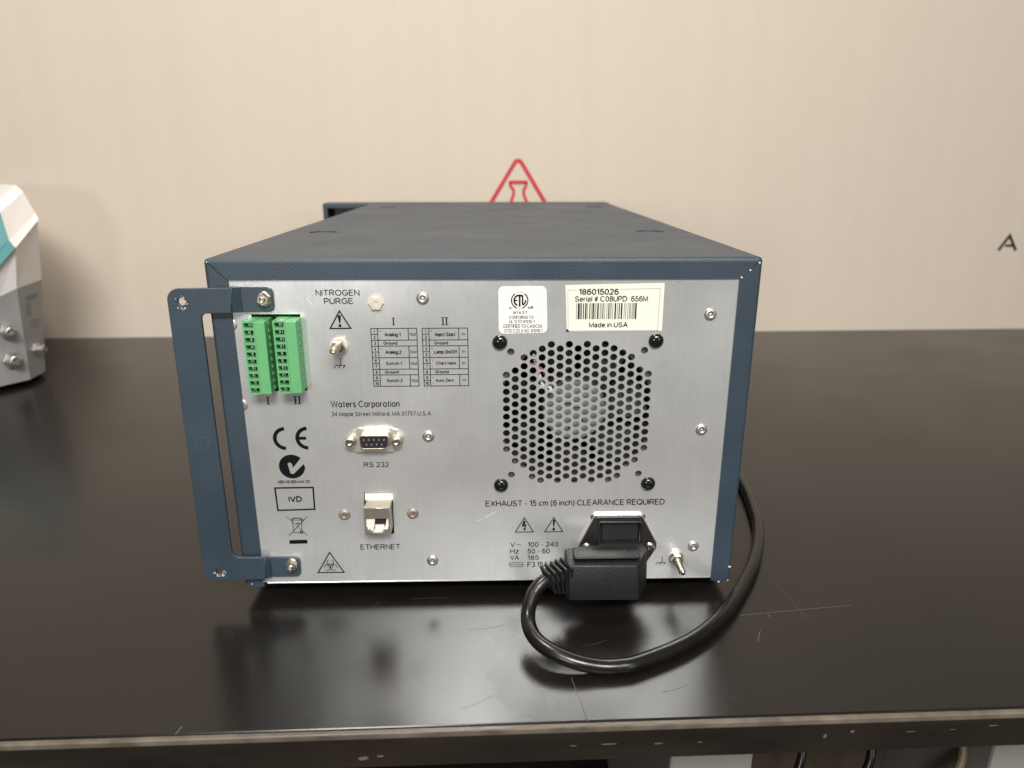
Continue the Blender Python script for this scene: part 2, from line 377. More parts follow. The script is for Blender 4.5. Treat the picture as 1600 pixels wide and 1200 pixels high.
# ================================================================== the bench
BR = R_(1.0)                       # bench and wall run about one degree off the instrument
bench = empty('workbench', (0, 0, 0), BR)
tag(bench, 'black satin worktop with a worn pale front edge carrying the navy instrument', 'workbench')
bm = bmesh.new(); box(bm, -1.9, 1.9, -.1025, .686, -.0200, 0, bev=.0008, seg=2)
from_bm('worktop', bm, M['worktop'], bench)
bm = bmesh.new(); box(bm, -1.9, 1.9, -.1055, -.1026, -.0036, -.0004, bev=.0006, seg=2)
edge = from_bm('worn_edge_strip', bm, M['edge'], bench)
bm = bmesh.new(); box(bm, -1.9, 1.9, -.1049, -.1027, -.0205, -.0037, bev=.0004, seg=1)
core = from_bm('front_core_board', bm, M['beam'], bench)
bm = bmesh.new(); box(bm, -1.9, 1.9, -.07, .66, -.32, -.30)
from_bm('lower_shelf', bm, M['beam'], bench)
for x in (-1.85, 1.81):
    for y in (-.06, .62):
        bm = bmesh.new(); box(bm, x, x+.04, y, y+.04, -.86, -.0167); from_bm('leg', bm, M['beam'], bench)
# scratches and lint on the top, chips on the edge
def sliver(pts, wd, z):
    me = flat(stroke(pts, wd), 0, 0, mtx=Matrix.Identity(4))
    for v in me.vertices: v.co = (v.co.x, v.co.y, z)
    me.transform(Matrix.Rotation(-BR, 4, 'Z'))
    return me
sl = []
def T2(t): return (t[0], t[1])
for a, b, wd in (((0.14409,-0.02333,0.00000), (0.21345,-0.01516,0.00000), .00045), ((0.17723,0.00974,0.00000), (0.18206,-0.02786,0.00000), .00022), ((0.14645,-0.04678,0.00000), (0.15143,-0.03696,0.00000), .00035),
                 ((0.16078,-0.02253,0.00000), (0.16150,-0.02556,0.00000), .0005), ((0.31408,0.20020,0.00000), (0.32994,0.20553,0.00000), .0003), ((0.04194,-0.07277,0.00000), (0.04699,-0.10406,0.00000), .00028),
                 ((-0.14284,-0.10514,0.00000), (-0.14172,-0.10018,0.00000), .0006), ((0.44057,0.77383,0.00000), (0.43968,0.77134,0.00000), .001), ((0.32379,0.26901,0.00000), (0.32490,0.26725,0.00000), .0007),
                 ((0.12268,-0.05099,0.00000), (0.12340,-0.05206,0.00000), .0004), ((0.19637,0.05743,0.00000), (0.19813,0.05739,0.00000), .0006), ((-0.04784,-0.00228,0.00000), (-0.02493,-0.00154,0.00000), .0001), ((-0.40701,0.43818,0.00000), (-0.37621,0.42246,0.00000), .0004)):
    if (Vector(a)-Vector(b)).length < 1e-6: continue
    sl.append(sliver([T2(a), T2(b)], wd, .00012))
rs = random.Random(11)
for k in range(16):
    x = rs.uniform(-.22, .30); y_ = rs.uniform(-.098, -.02) if -.15 < x < .15 else rs.uniform(-.09, .2); a = rs.uniform(-.5, .9); l = rs.uniform(.003, .022)
    sl.append(sliver([(x, y_), (x+l*.5*math.cos(a), y_+l*.5*math.sin(a)), (x+l*math.cos(a+.12), y_+l*math.sin(a+.12))], rs.uniform(.00007, .00014), .00012))
for me in sl: link('scratch', me, M['scratch'], bench)
# chips on the edge strip and core board
ch = []
def chip(cx, cz, r, n=9, kx=1.0, kz=1.0, jag=.45):
    return [(cx+kx*r*(1-jag*random.random())*math.cos(2*math.pi*i/n), cz+kz*r*(1-jag*random.random())*math.sin(2*math.pi*i/n)) for i in range(n)]
for px, pz, r, kx, kz in ((.13, -.0012, .0016, 3.2, .35), (.112, -.002, .0012, 2.2, .4), (.15, -.0011, .001, 3, .5), (.02, -.0014, .0006, 1.5, 1), (-.06, -.0016, .0008, 2, .8), (-.1, -.0022, .0007, 2, .8), (-.07, -.0006, .0006, 1.5, .8)):
    ch.append(flat([chip(px, pz, r, 11, kx, kz)], -.10565, 0))
for px, pz, r, kx, kz in ((.055, -.0112, .0012, 4, .5), (.078, -.0118, .001, 3, .5), (.038, -.0115, .0008, 3, .5), (.098, -.0118, .0006, 3, .6), (.171, -.0085, .0011, 1.2, 1), (.158, -.0108, .0012, 1, 1.4), (.2, -.0098, .0008, 4, .4), (.24, -.0078, .0009, 4, .5), (-.06, -.0148, .0016, 1.8, .9), (-.052, -.0138, .0012, 1.6, .6), (.22, -.0093, .0007, 3, .4)):
    ch.append(flat([chip(px, pz, r, 11, kx, kz)], -.10505, 0))
for me in ch: link('edge_chip', me, M['scratch'], bench)
# ================================================================== wall, floor, prints on the wall
WR = R_(1.117)
def wallmesh():
    bm = bmesh.new(); box(bm, -3.2, 3.2, .6855, .80, -.86, 1.9); return bm
wall = from_bm('wall', wallmesh(), M['wall']); wall.rotation_euler.z = WR; tag(wall, kind='structure')
bm = bmesh.new(); box(bm, -4, 4, -4.5, .9, -.90, -.86)
tag(from_bm('floor', bm, M['floor']), kind='structure')
WY = .6851
def on_wall(name, loops_list, m, label, cat):
    o = join_meshes(name, [flat(l, WY-.0004, .0003) for l in loops_list], m, None)
    o.rotation_euler.z = WR; return tag(o, label, cat)
A_, B_ = (0.05259,0.25756), (0.09219,0.19397)
ax, az = A_
sl_ = (B_[0]-ax)/(az-B_[1]); zb = az-.185; xb = sl_*.185
tri = rounded([(ax, az), (ax+xb, zb), (ax-xb, zb)], [.0056, .012, .012], 10)
bot = [(ax-.052, zb+.030), (ax+.052, zb+.030)]
fl_l = [(0.04135,0.22272), (0.04171,0.21740), (0.04596,0.21295), (0.04624,0.20671), (0.04151,0.19328), bot[0]]
fl_r = [(0.06429,0.22269), (0.06395,0.21737), (0.06083,0.21293), (0.06068,0.20669), (0.06576,0.19322), bot[1]]
on_wall('wall_emblem', [stroke(tri, .0056, True), stroke([(0.03923,0.22290), (0.06650,0.22286)], .0050), stroke(fl_l, .0042), stroke(fl_r, .0042), stroke(bot, .0044)], M['redpaint'],
        'red outlined triangle with a flask inside printed on the cream wall', 'emblem')
def letter_a(dx):
    a, b, c = Vector((0.78551,0.12242)), Vector((0.79884,0.14441)), Vector((0.81270,0.12228)); d, e = Vector((0.79503,0.12959)), Vector((0.80810,0.12953))
    o = Vector((dx, 0)); f = lambda v: tuple(v+o)
    return [stroke([f(a), f(b), f(c)], .0042), stroke([f(d), f(e)], .0036)]
on_wall('wall_letter', letter_a(0), M['blackpaint'], 'thin black capital A printed on the wall near the right edge of the view', 'lettering')

# things kept on the shelf below the bench
xa, xb = (0.10922,-0.03000,-0.10168)[0], (0.16011,-0.03000,-0.10298)[0]
xc, xd = (0.30866,-0.03000,-0.10326)[0], (0.43116,-0.03000,-0.10634)[0]
for (x0, x1, h, lab) in ((xa, xb, .235, 'narrow white carton on the shelf below the worktop, left of the tangled leads'),
                         (xc, xd, .225, 'wide pale grey carton on the shelf below the worktop at the far right')):
    bm = bmesh.new(); box(bm, x0, x1, -.03, .20, -.2995, -.2995+h, bev=.002)
    tag(from_bm('carton', bm, M['carton']), lab, 'box')
bm = bmesh.new(); box(bm, xb+.02, xc-.01, .05, .22, -.2995, -.09, bev=.003)
tag(from_bm('cardboard_box', bm, M['kraft']), 'brown cardboard box on the shelf below the worktop, behind the tangled leads', 'box')
for k, (dx, m, lab) in enumerate(((.010, 'cable', 'black lead draped over the cardboard box under the bench, nearest the white carton'), (.055, 'cable', 'black lead draped over the middle of the cardboard box under the bench'), (.115, 'orange', 'brown lead draped over the cardboard box under the bench, nearest the grey carton'))):
    o = link('lead', tube([(xb+dx+.01, .10, -.083), (xb+dx+.018, .035, -.084), (xb+dx+.03, -.01, -.11), (xb+dx+.012, -.02, -.16), (xb+dx+.03, -.015, -.24), (xb+dx+.02, -.01, -.294)], .0028), M[m], None, True)
    tag(o, lab, 'cable')

# ================================================================== the instrument
W_, H_, D_ = .1454, .2023, .5155
ZB = .0085
det = empty('laboratory_detector'); tag(det, 'navy boxed laboratory instrument with a brushed metal back panel facing the viewer', 'lab instrument')
# --- cover: bent sheet box with a rim round the panel
bm = bmesh.new()
vs = box(bm, -W_, W_, 0, D_, ZB, H_)
es = [e for e in bm.edges if max(v.co.z for v in e.verts) > H_-1e-6 and not all(v.co.y > D_-1e-6 for v in e.verts) or all(v.co.y < 1e-6 for v in e.verts) and abs(e.verts[0].co.x-e.verts[1].co.x) < 1e-6]
es = [e for e in es if not (all(v.co.z < ZB+1e-6 for v in e.verts))]
bmesh.ops.bevel(bm, geom=es, offset=.0022, segments=4, affect='EDGES', profile=.5)
cover = from_bm('cover', bm, M['navy'], det)
XI, ZI = .1338, .1910
cuts = [cutbox(-W_+.0016, W_-.0016, .0016, D_+.01, ZB-.02, H_-.0030), cutbox(-XI, XI, -.01, .01, ZB-.02, ZI)]
for s in (-1, 1):                                     # mitre seams of the folded rim
    a = Vector((s*W_, 0, H_)); b = Vector((s*XI, 0, ZI)); mid = (a+b)/2; d = (b-a)
    ang = math.atan2(d.z, d.x)
    mtx = Matrix.Translation(mid) @ Matrix.Rotation(-ang, 4, 'Y')
    cuts.append(cutbox(-.0090, .0095, -.002, .0011, -.00022, .00022, mtx))
for x, y in ((-.1167, .1445), (.1160, .1445), (-.1137, .446), (.1167, .446)):
    b2 = bmesh.new(); lathe(b2, [(.0098, -.0006), (.0098, .01)], Matrix.Translation((x, y, H_)), 40)
    cuts.append(from_bm('cut', b2, None))
boolean(cover, cuts)
for p in cover.data.polygons: p.use_smooth = False
bm = bmesh.new(); box(bm, -W_+.003, W_-.003, .004, D_-.001, ZB+.0005, ZB+.0025)
from_bm('base_plate', bm, M['dark'], det)
for x in (-.1, .1):
    for y in (.06, .46):
        bm = bmesh.new(); lathe(bm, [(.009, 0), (.0095, .001), (.0095, ZB+.0004)], Matrix.Translation((x, y, .0001)), 24); from_bm('foot', bm, M['dark'], det)
bm = bmesh.new(); box(bm, -.130, .130, .060, .062, ZB+.004, H_-.006); from_bm('inner_bulkhead', bm, M['dark'], det)
# --- far front bezel, hollow at the back where it overhangs on the left
bm = bmesh.new(); box(bm, -.2030, .1452, D_+.0003, D_+.030, .004, H_+.0004, bev=.0012)
bez = from_bm('front_bezel', bm, M['navy'], det)
boolean(bez, [cutbox(-.1975, .1390, D_-.01, D_+.026, .009, H_-.0050)])
# --- chips of bare metal
loopsets = []
for (x, z), r in (((0.14429,0.01773), .0009), ((0.13858,0.00765), .0007), ((0.14398,0.00845), .0005), ((0.13892,0.19553), .0007), ((0.14344,0.19937), .0006), ((0.13471,0.19167), .0006), ((-0.14343,0.20067), .0004), ((-0.14090,0.01038), .0005), ((-0.13392,0.01201), .0004)):
    loopsets.append(flat([chip(x, z, r, 8, 1.2, 1.0)], -.0001, 0))
for me in loopsets: link('paint_chip', me, M['chip'], cover)

# --- back panel with all its cut-outs
FX, FZ = .0495, .1152
hol = []
tops = {0: (16, -16), 1: (17, -15), 2: (16, -16), 3: (17, -15), 4: (16, -16), 5: (15, -15), 6: (14, -12), 7: (11, -11), 8: (10, -8)}
px_, hz_ = .004875, .002433
for c in range(-8, 9):
    t, b_ = tops[abs(c)]
    k = t
    while k >= b_:
        hol.append((FX+c*px_, FZ-.00097+k*hz_)); k -= 2
hol += [(FX-.0365, FZ+.0365), (FX+.0362, FZ+.0368), (FX-.0362, FZ-.0362), (FX+.0367, FZ-.0363)]
PZ0 = .0108
outl = [(-.1405, PZ0), (.1405, PZ0), (.1405, .1975), (-.1405, .1975)]
tw = [(-0.12411,0.17308), (-0.09839,0.17295), (-0.09817,0.13065), (-0.12372,0.13012)]
rj = [(-0.07139,0.06893), (-0.05492,0.06913), (-0.05535,0.04214), (-0.07235,0.04153)]
PY = .0010
panel = plate('back_panel', [outl, tw, rj]+[circ(x, z, .00198, 18) for x, z in hol], PY, .0012, M['panel'], det)
# folded lower lip of the panel
bm = bmesh.new(); box(bm, -.1325, .1345, PY+.0002, .012, PZ0-.0014, PZ0-.0002, bev=.0004); from_bm('panel_lip', bm, M['panel'], panel)

# --- fan behind the holes
fan = bmesh.new(); box(fan, FX-.046, FX+.046, .0045, .030, FZ-.046, FZ+.046)
fo = from_bm('fan', fan, M['fan'], det)
b2 = bmesh.new(); lathe(b2, [(.0435, -.03), (.0435, .03)], frame_to((FX, .015, FZ), (0, 1, 0)), 48); boolean(fo, [from_bm('cut', b2, None)])
bm = bmesh.new(); lathe(bm, [(.0185, .020), (.0185, 0), (.0178, -.0008)], frame_to((FX, .010, FZ), (0, 1, 0)), 40); from_bm('fan_hub', bm, M['fan'], fo)
bm = bmesh.new(); lathe(bm, [(.0172, -.0010), (.0172, -.0012)], frame_to((FX, .010, FZ), (0, 1, 0)), 40); from_bm('hub_sticker', bm, M['hub'], fo)
for (u, v, wl, hl) in ((-.004, .004, .009, .0007), (.001, .0015, .012, .0006), (-.002, -.006, .0016, .0030), (.004, -.006, .0016, .0030), (0, -.0105, .008, .0006)):
    plate('hub_print', [rectl(FX+u-wl/2, FZ+v-hl/2, FX+u+wl/2, FZ+v+hl/2)], .0086, 0, M['dark'], fo)
for k in range(7):
    a = 2*math.pi*k/7; bm = bmesh.new()
    pr = []
    for i in range(7):
        r = .018+.0245*i/6
        for s, yy in ((-.30, .011), (.35, .026)):
            aa = a+s+.25*i/6; pr.append(bm.verts.new((FX+r*math.cos(aa), yy, FZ+r*math.sin(aa))))
    for i in range(6): bm.faces.new((pr[2*i], pr[2*i+1], pr[2*i+3], pr[2*i+2]))
    bmesh.ops.solidify(bm, geom=bm.faces[:], thickness=.0012)
    from_bm('fan_blade', bm, M['fan'], fo)
link('red_wire', tube([(FX-.030, .006, FZ+.030), (FX-.020, .0045, FZ+.0262), (FX-.0165, .0042, FZ+.020), (FX-.0145, .004, FZ+.0155)], .0007, 2), M['red'], fo, True)
link('white_wire', tube([(FX-.024, .006, FZ+.034), (FX-.019, .0042, FZ+.0175), (FX-.0150, .004, FZ+.0155), (FX-.0138, .0042, FZ+.0125)], .0011, 2), M['white'], fo, True)
link('white_wire', tube([(FX-.0235, .0045, FZ+.017), (FX-.0185, .0038, FZ+.0155), (FX-.0135, .0042, FZ+.0165)], .0008, 2), M['white'], fo, True)

# --- glossy push rivets at the fan corners
def cap(name, x, z):
    bm = bmesh.new(); lathe(bm, [(.0041, 0), (.0041, .0007), (.0037, .0017), (.0027, .0025), (.0014, .0029), (0, .003)], frame_to((0, 0, 0), (0, -1, 0)), 32)
    return bm
capme = None
for q in ((0.00705,0.15715), (0.09159,0.15752), (0.00735,0.07282), (0.09212,0.07283)):
    if capme is None:
        o = from_bm('fan_mount_cap', cap('c', 0, 0), M['gloss'], det, True); capme = o.data
    else: o = link('fan_mount_cap', capme, None, det)
    o.location = (q[0], PY, q[1])
# --- pop rivets
def rivet_bm():
    bm = bmesh.new(); lathe(bm, [(.0034, 0), (.0034, .0003), (.0030, .0009), (.0022, .0013), (.00125, .0014), (.0011, .0006), (.0009, .0005), (.0007, .0008), (0, .0008)], frame_to((0, 0, 0), (0, -1, 0)), 28); return bm
rv = None
for q, m in (((-0.03348,0.18118), 'dull'), ((-0.03320,0.10319), 'dull'), ((-0.03353,0.02414), 'dull'), ((0.12004,0.17181), 'dull'), ((0.12052,0.10574), 'dull'), ((0.12151,0.03155), 'dull'), ((-0.13424,0.16745), 'dull'), ((-0.13359,0.12244), 'dull'), ((-0.08332,0.05500), 'rust'), ((-0.04397,0.05531), 'rust')):
    me = from_bm('rivet', rivet_bm(), M[m], det, True)
    me.location = (q[0], PY, q[1])
    if q[0] < -.128: me.scale = (1, .35, 1); me.location.x -= .0012
    if m == 'rust': me['label'] = 'rusty brown rivet beside the network socket'
# --- white nylon nut over the purge port
x, z = (-0.05798,0.17874)
bm = bmesh.new(); mt = frame_to((x, PY, z), (0, -1, 0))
lathe(bm, [(.0048, 0), (.0048, .0004)], mt, 24)
lathe(bm, [(.0041, .0004), (.0040, .0016), (.0036, .0020), (.0015, .0021), (.0012, .0017), (0, .0017)], mt, sides=6)
from_bm('purge_port_nut', bm, M['nylon'], det)
# --- ground stud with nut (left) and binding stud (right)
def stud(base, tip, rads, name, m2, washer):
    b = Vector(base); t = Vector(tip); L = (t-b).length; mt = frame_to(b, t-b); flatm = frame_to(b, (0, -1, 0))
    r = empty(name); r.parent = det
    bm = bmesh.new(); lathe(bm, [(washer, -.0003), (washer, .0008), (washer*.95, .0012)], flatm, 28); from_bm('washer', bm, M['nylon' if m2 == 'brass' else 'steel'], r)
    bm = bmesh.new(); lathe(bm, [(washer*.78, .0012), (washer*.84, .0016), (washer*.84, .0042), (washer*.74, .0048), (rads, .0048)], flatm, sides=6); from_bm('hex_nut', bm, M['steel'], r)
    bm = bmesh.new(); prof = [(rads, .002)]
    n = 14
    for i in range(n):
        h = .005+(L-.0065)*i/n
        prof += [(rads, h), (rads*.93, h+(L-.0065)/n*.5)]
    prof += [(rads, L-.0012), (rads*.8, L-.0002), (rads*.45, L), (rads*.35, L-.0015), (0, L-.0015)]
    lathe(bm, prof, mt, 20); from_bm('threaded_stud', bm, M[m2], r, False)
a, t = (-0.07915,0.15539), (-0.07959,-0.01250,0.15611)
stud((a[0], PY, a[1]), t, .0021, 'purge_ground_stud', 'brass', .0049)
a, t = (0.11169,0.02390), (0.11202,-0.01450,0.02278)
stud((a[0], PY, a[1]), t, .0020, 'chassis_ground_stud', 'steel', .0044)
bm = bmesh.new(); t = Vector((0.11179,-0.01650,0.02405)); lathe(bm, [(.0007, -.003), (.0007, .0)], frame_to(t, (0, -1, -.1)), 10); from_bm('stud_tip', bm, M['steel'], det)

# --- green pluggable terminal strips
x0, x1 = tw[0][0], tw[1][0]
bm = bmesh.new(); box(bm, min(q[0] for q in tw)-.003, max(q[0] for q in tw)+.003, .016, .018, tw[2][1]-.004, tw[0][1]+.004); from_bm('recess_back', bm, M['dark'], det)
hd = bmesh.new(); A = (-0.11672,0.17098); B = (-0.11357,0.13114)
box(hd, (-0.11941,0.17099)[0], (-0.09757,0.17088)[0], .006, .0150, B[1], A[1])
hdo = from_bm('terminal_header', hd, M['dkgreen'], det)
def terminal(TL, TR, BL, BR_):
    x0 = (TL[0]+BL[0])/2; x1 = (TR[0]+BR_[0])/2; z1 = (TL[2]+TR[2])/2; z0 = (BL[2]+BR_[2])/2; yf = TL[1]
    r = empty('terminal_plug', (x0, yf, z0)); r.parent = det
    w = x1-x0; h = z1-z0; wc = w*.53; p = h/10.12; m0 = h*.006
    holes = []
    for i in range(10):
        zc = m0+p*(i+.5); holes.append(rectl(w*.075, zc-p*.34, wc-w*.055, zc+p*.36))
    body = plate('plug_front', [rectl(0, 0, wc, h)]+holes, 0, .0045, M['green'], r)
    bm = bmesh.new(); box(bm, 0, wc, .0046, .020, 0, h); box(bm, wc+.0001, w, -.0004, .020, .0002, h-.0002, bev=.0003)
    for i in range(10):                               # wire cavities along the side
        zc = m0+p*(i+.5); lathe(bm, [(p*.30, 0), (p*.30, .0003), (p*.22, .0003), (p*.2, -.0002)], frame_to((w, .006, zc), (1, 0, 0)), 12)
    from_bm('plug_body', bm, M['green'], r)
    for i in range(10):
        zc = m0+p*(i+.5); bm = bmesh.new(); xc = (w*.075+wc-w*.055)/2+random.uniform(-.0005, .0006)
        box(bm, xc-p*.22, xc+p*.26, .0032, .0047, zc-p*.26, zc+p*.24)
        from_bm('clamp_opening', bm, M['dark'], r)
        bm = bmesh.new(); o_ = random.uniform(-.0007, .0005); box(bm, xc-p*.34, xc-p*.12+o_*.3, .0030, .0046, zc-p*.2, zc+p*.12); box(bm, xc+o_, xc+o_+p*.10, .0026, .0031, zc-p*.22, zc+p*.16)
        from_bm('clamp_screw', bm, M['dull'], r)
    return r
terminal((-0.12583,-0.00920,0.17119), (-0.11388,-0.00920,0.17146), (-0.12610,-0.00920,0.13166), (-0.11460,-0.00920,0.13193))
terminal((-0.11046,-0.00920,0.17127), (-0.09831,-0.00920,0.17171), (-0.11020,-0.00920,0.13207), (-0.09818,-0.00920,0.13233))
for px_q in ((-0.11422,0.16577), (-0.11403,0.15420), (-0.11413,0.14637), (-0.11390,0.13480)):
    bm = bmesh.new(); box(bm, px_q[0]-.0008, px_q[0]+.0008, .0054, .0061, px_q[1]-.002, px_q[1]+.002); from_bm('header_slot', bm, M['dark'], hdo)

# --- serial connector
ser = empty('serial_connector'); ser.parent = det
fl = rounded([(-0.07907,0.10268), (-0.07450,0.10723), (-0.07123,0.10834), (-0.05348,0.10836), (-0.04997,0.10737), (-0.04695,0.10352), (-0.04834,0.09658), (-0.05202,0.09468), (-0.07642,0.09454), (-0.07986,0.09652)], .001, 3)
plate('flange', [fl], PY-.0009, .0008, M['tin'], ser, bev=.0002)
plate('lip', [[(-0.07282,0.10851), (-0.05276,0.10847), (-0.05257,0.09445), (-0.07374,0.09436)]], PY-.0016, .0006, M['tin'], ser)
def lerp_loop(a, b, t): return [tuple(Vector(p).lerp(Vector(q), t)) for p, q in zip(a, b)]
fY = -.0065
fr = [(-0.07051,-0.00650,0.10671), (-0.05410,-0.00650,0.10674), (-0.05557,-0.00650,0.09889), (-0.06962,-0.00650,0.09865)]
fr = [(q[0], q[2]) for q in fr]
outer = rounded(fr, .0016, 5)
cxm = sum(p[0] for p in fr)/4; czm = sum(p[1] for p in fr)/4
inner = [(cxm+(p[0]-cxm)*.945, czm+(p[1]-czm)*.90) for p in outer]
plate('shell', [outer, inner], fY, .0070-.0012, M['brass'], ser, bev=.00015)
ins = plate('insert', [[(cxm+(p[0]-cxm)*.93, czm+(p[1]-czm)*.88) for p in outer]], fY+.0003, .005, M['black'], ser)
for row, n, dz in ((0, 5, .0014), (1, 4, -.0014)):
    for i in range(n):
        bm = bmesh.new(); lathe(bm, [(.00052, 0), (.0004, .0003), (.0003, .0001), (0, .0001)], frame_to((cxm+(i-(n-1)/2)*.00277, fY+.0002, czm+dz), (0, -1, 0)), 10)
        from_bm('pin_socket', bm, M['dull'], ins)
for q in ((-0.07625,-0.00300,0.10139), (-0.05062,-0.00300,0.10151)):
    bm = bmesh.new(); mt = frame_to((q[0], PY-.0012, q[2]), (0, -1, 0))
    lathe(bm, [(.0025, 0), (.0025, .0042), (.0022, .0046), (.0013, .0046), (.0011, .0030), (0, .0030)], mt, 20); from_bm('jackscrew', bm, M['steel'], ser)
# --- network socket
net = empty('network_socket'); net.parent = det
F = -.0085
a, b, c, d = (-0.07026,-0.00850,0.06325), (-0.05624,-0.00850,0.06367), (-0.05525,-0.00850,0.04768), (-0.07020,-0.00850,0.04687)
fx0 = (a[0]+d[0])/2; fx1 = (b[0]+c[0])/2; ft = (a[2]+b[2])/2; fb = (c[2]+d[2])/2
w2 = fx1-fx0; h2 = ft-fb
step = [(.06, .62), (.06, .26), (.10, .26), (.10, .16), (.24, .16), (.24, .10), (.32, .10), (.32, .045), (.68, .045), (.68, .10), (.74, .10), (.74, .16), (.90, .16), (.90, .26), (.94, .26), (.94, .62)]
open_ = [(fx0+u*w2, fb+v*h2) for u, v in step]
plate('shell', [rectl(fx0, fb, fx1, ft), open_], F, .0012, M['nickel'], net)
bm = bmesh.new()
for (xx0, xx1, zz0, zz1) in ((fx0, fx0+.0006, fb, ft), (fx1-.0006, fx1, fb, ft), (fx0+.0007, fx1-.0007, fb, fb+.0006)): box(bm, xx0, xx1, F+.0013, .012, zz0, zz1)
vs = [bm.verts.new(v) for v in ((fx0, F+.0001, ft), (fx1, F+.0001, ft), (fx1+.0002, .0015, (-0.05726,0.06287)[1]), (fx0-.0002, .0015, (-0.07085,0.06283)[1]), (fx0, F+.0013, ft-.0006), (fx1, F+.0013, ft-.0006), (fx1, .0015, (-0.05726,0.06287)[1]-.0007), (fx0, .0015, (-0.07085,0.06283)[1]-.0007))]
for f in ((0, 1, 2, 3), (4, 7, 6, 5), (0, 4, 5, 1), (3, 2, 6, 7), (0, 3, 7, 4), (1, 5, 6, 2)): bm.faces.new([vs[i] for i in f])
from_bm('shell_side', bm, M['nickel'], net)
inn = [(fx0+w2*(.5+(u-.5)*1.0), fb+v*h2) for u, v in step]
cav = [(fx0+w2*u, fb+h2*v) for u, v in ((.30, .10), (.70, .10), (.80, .30), (.86, .57), (.40, .57), (.36, .30))]
plate('cream_insert', [inn, cav], F+.0013, .0040, M['cream'], net)
bm = bmesh.new(); box(bm, fx0+.0007, fx1-.0007, F+.0056, .011, fb+.0007, ft-.001); box(bm, fx0+w2*.38, fx0+w2*.72, F+.0030, F+.0055, fb+.0012, fb+h2*.27)
from_bm('cavity_floor', bm, M['cream'], net)
bm = bmesh.new(); box(bm, fx0+w2*.38, fx0+w2*.84, F+.0019, F+.0024, fb+h2*.36, fb+h2*.60); from_bm('contact_slot', bm, M['dark'], net)
bm = bmesh.new(); tz = (-0.06355,0.06863)[1]; tz2 = (-0.06384,0.06336)[1]
box(bm, (-0.07122,0.06872)[0], (-0.05495,0.06852)[0], .0026, .0040, tz2-.0004, tz+.0010); from_bm('cream_backing', bm, M['cream'], net)

# --- power inlet
inl = empty('power_inlet'); inl.parent = det
hexa = [(0.06186,0.05331), (0.08930,0.05316), (0.09954,0.03358), (0.09190,0.01985), (0.06225,0.02030), (0.05285,0.03382)]
slot = [(0.06482,0.04952), (0.08858,0.04920), (0.09005,0.02553), (0.06569,0.02589)]
iy = PY-.0032
plate('inlet_plate', [rounded(hexa, [.002, .002, .005, .002, .002, .005], 6), rounded(slot, .0012, 4)], iy, .0031, M['inlet'], inl, bev=.0007)
cxh = sum(p[0] for p in hexa)/6; czh = sum(p[1] for p in hexa)/6
plate('inlet_backplate', [rounded([(cxh+(p[0]-cxh)*1.022, czh+(p[1]-czh)*1.03) for p in hexa], [.002, .002, .005, .002, .002, .005], 6), rounded(slot, .0012, 4)], iy+.0011, .0020, M['tin'], inl, bev=.0002)  # steel plate added behind the inlet so its edges catch light
fr2 = [(0.06364,0.05078), (0.08983,0.05044), (0.09149,0.02377), (0.06460,0.02418)]
plate('inlet_collar', [rounded(fr2, .0016, 4), rounded(slot, .0012, 4)], iy-.0012, .0011, M['inlet'], inl, bev=.0004)
bm = bmesh.new(); q0, q1 = (0.06482,0.04952), (0.08934,0.03501)
box(bm, q0[0]+.0004, q1[0]-.0004, PY-.0004, .010, q1[1]-.012, q0[1]-.0004)
from_bm('fuse_drawer', bm, M['gloss'], inl)
bm = bmesh.new(); box(bm, q0[0]+.0016, q1[0]-.0016, PY-.0013, PY-.0005, q1[1]-.001, q0[1]-.0014, bev=.0005)
for k in range(9): 
    xx = (q0[0]+q1[0])/2+(k-4)*.0014; box(bm, xx-.0003, xx+.0003, PY-.0016, PY-.0012, q1[1]+.0005, q0[1]-.003)
from_bm('drawer_face', bm, M['black'], inl)
for q in ((0.05742,0.03354), (0.09477,0.03343)):
    bm = bmesh.new(); lathe(bm, [(.0030, 0), (.0030, .0003), (.0024, .0010), (.001, .0014), (0, .0014)], frame_to((0, 0, 0), (0, -1, 0)), 22)
    s = from_bm('inlet_screw', bm, M['steel'], inl, True); s.location = (q[0], iy-.0001, q[1])
    bm = bmesh.new(); rr = Matrix.Rotation(R_(random.uniform(10, 70)), 4, 'Y')
    box(bm, -.0016, .0016, -.0017, -.0009, -.00028, .00028, mtx=rr); box(bm, -.00028, .00028, -.00171, -.0009, -.0016, .0016, mtx=rr)
    k = from_bm('cross_slot', bm, M['dark'], s)
for q in ((0.06097,0.05207), (0.09031,0.05189)):
    bm = bmesh.new(); box(bm, q[0]-.0012, q[0]+.0012, PY-.0012, PY-.0001, q[1]-.0012, q[1]+.0010); from_bm('inlet_cutout_gap', bm, M['cutgap'], inl)  # brown blocks standing in for the open gap at the cut-out corners

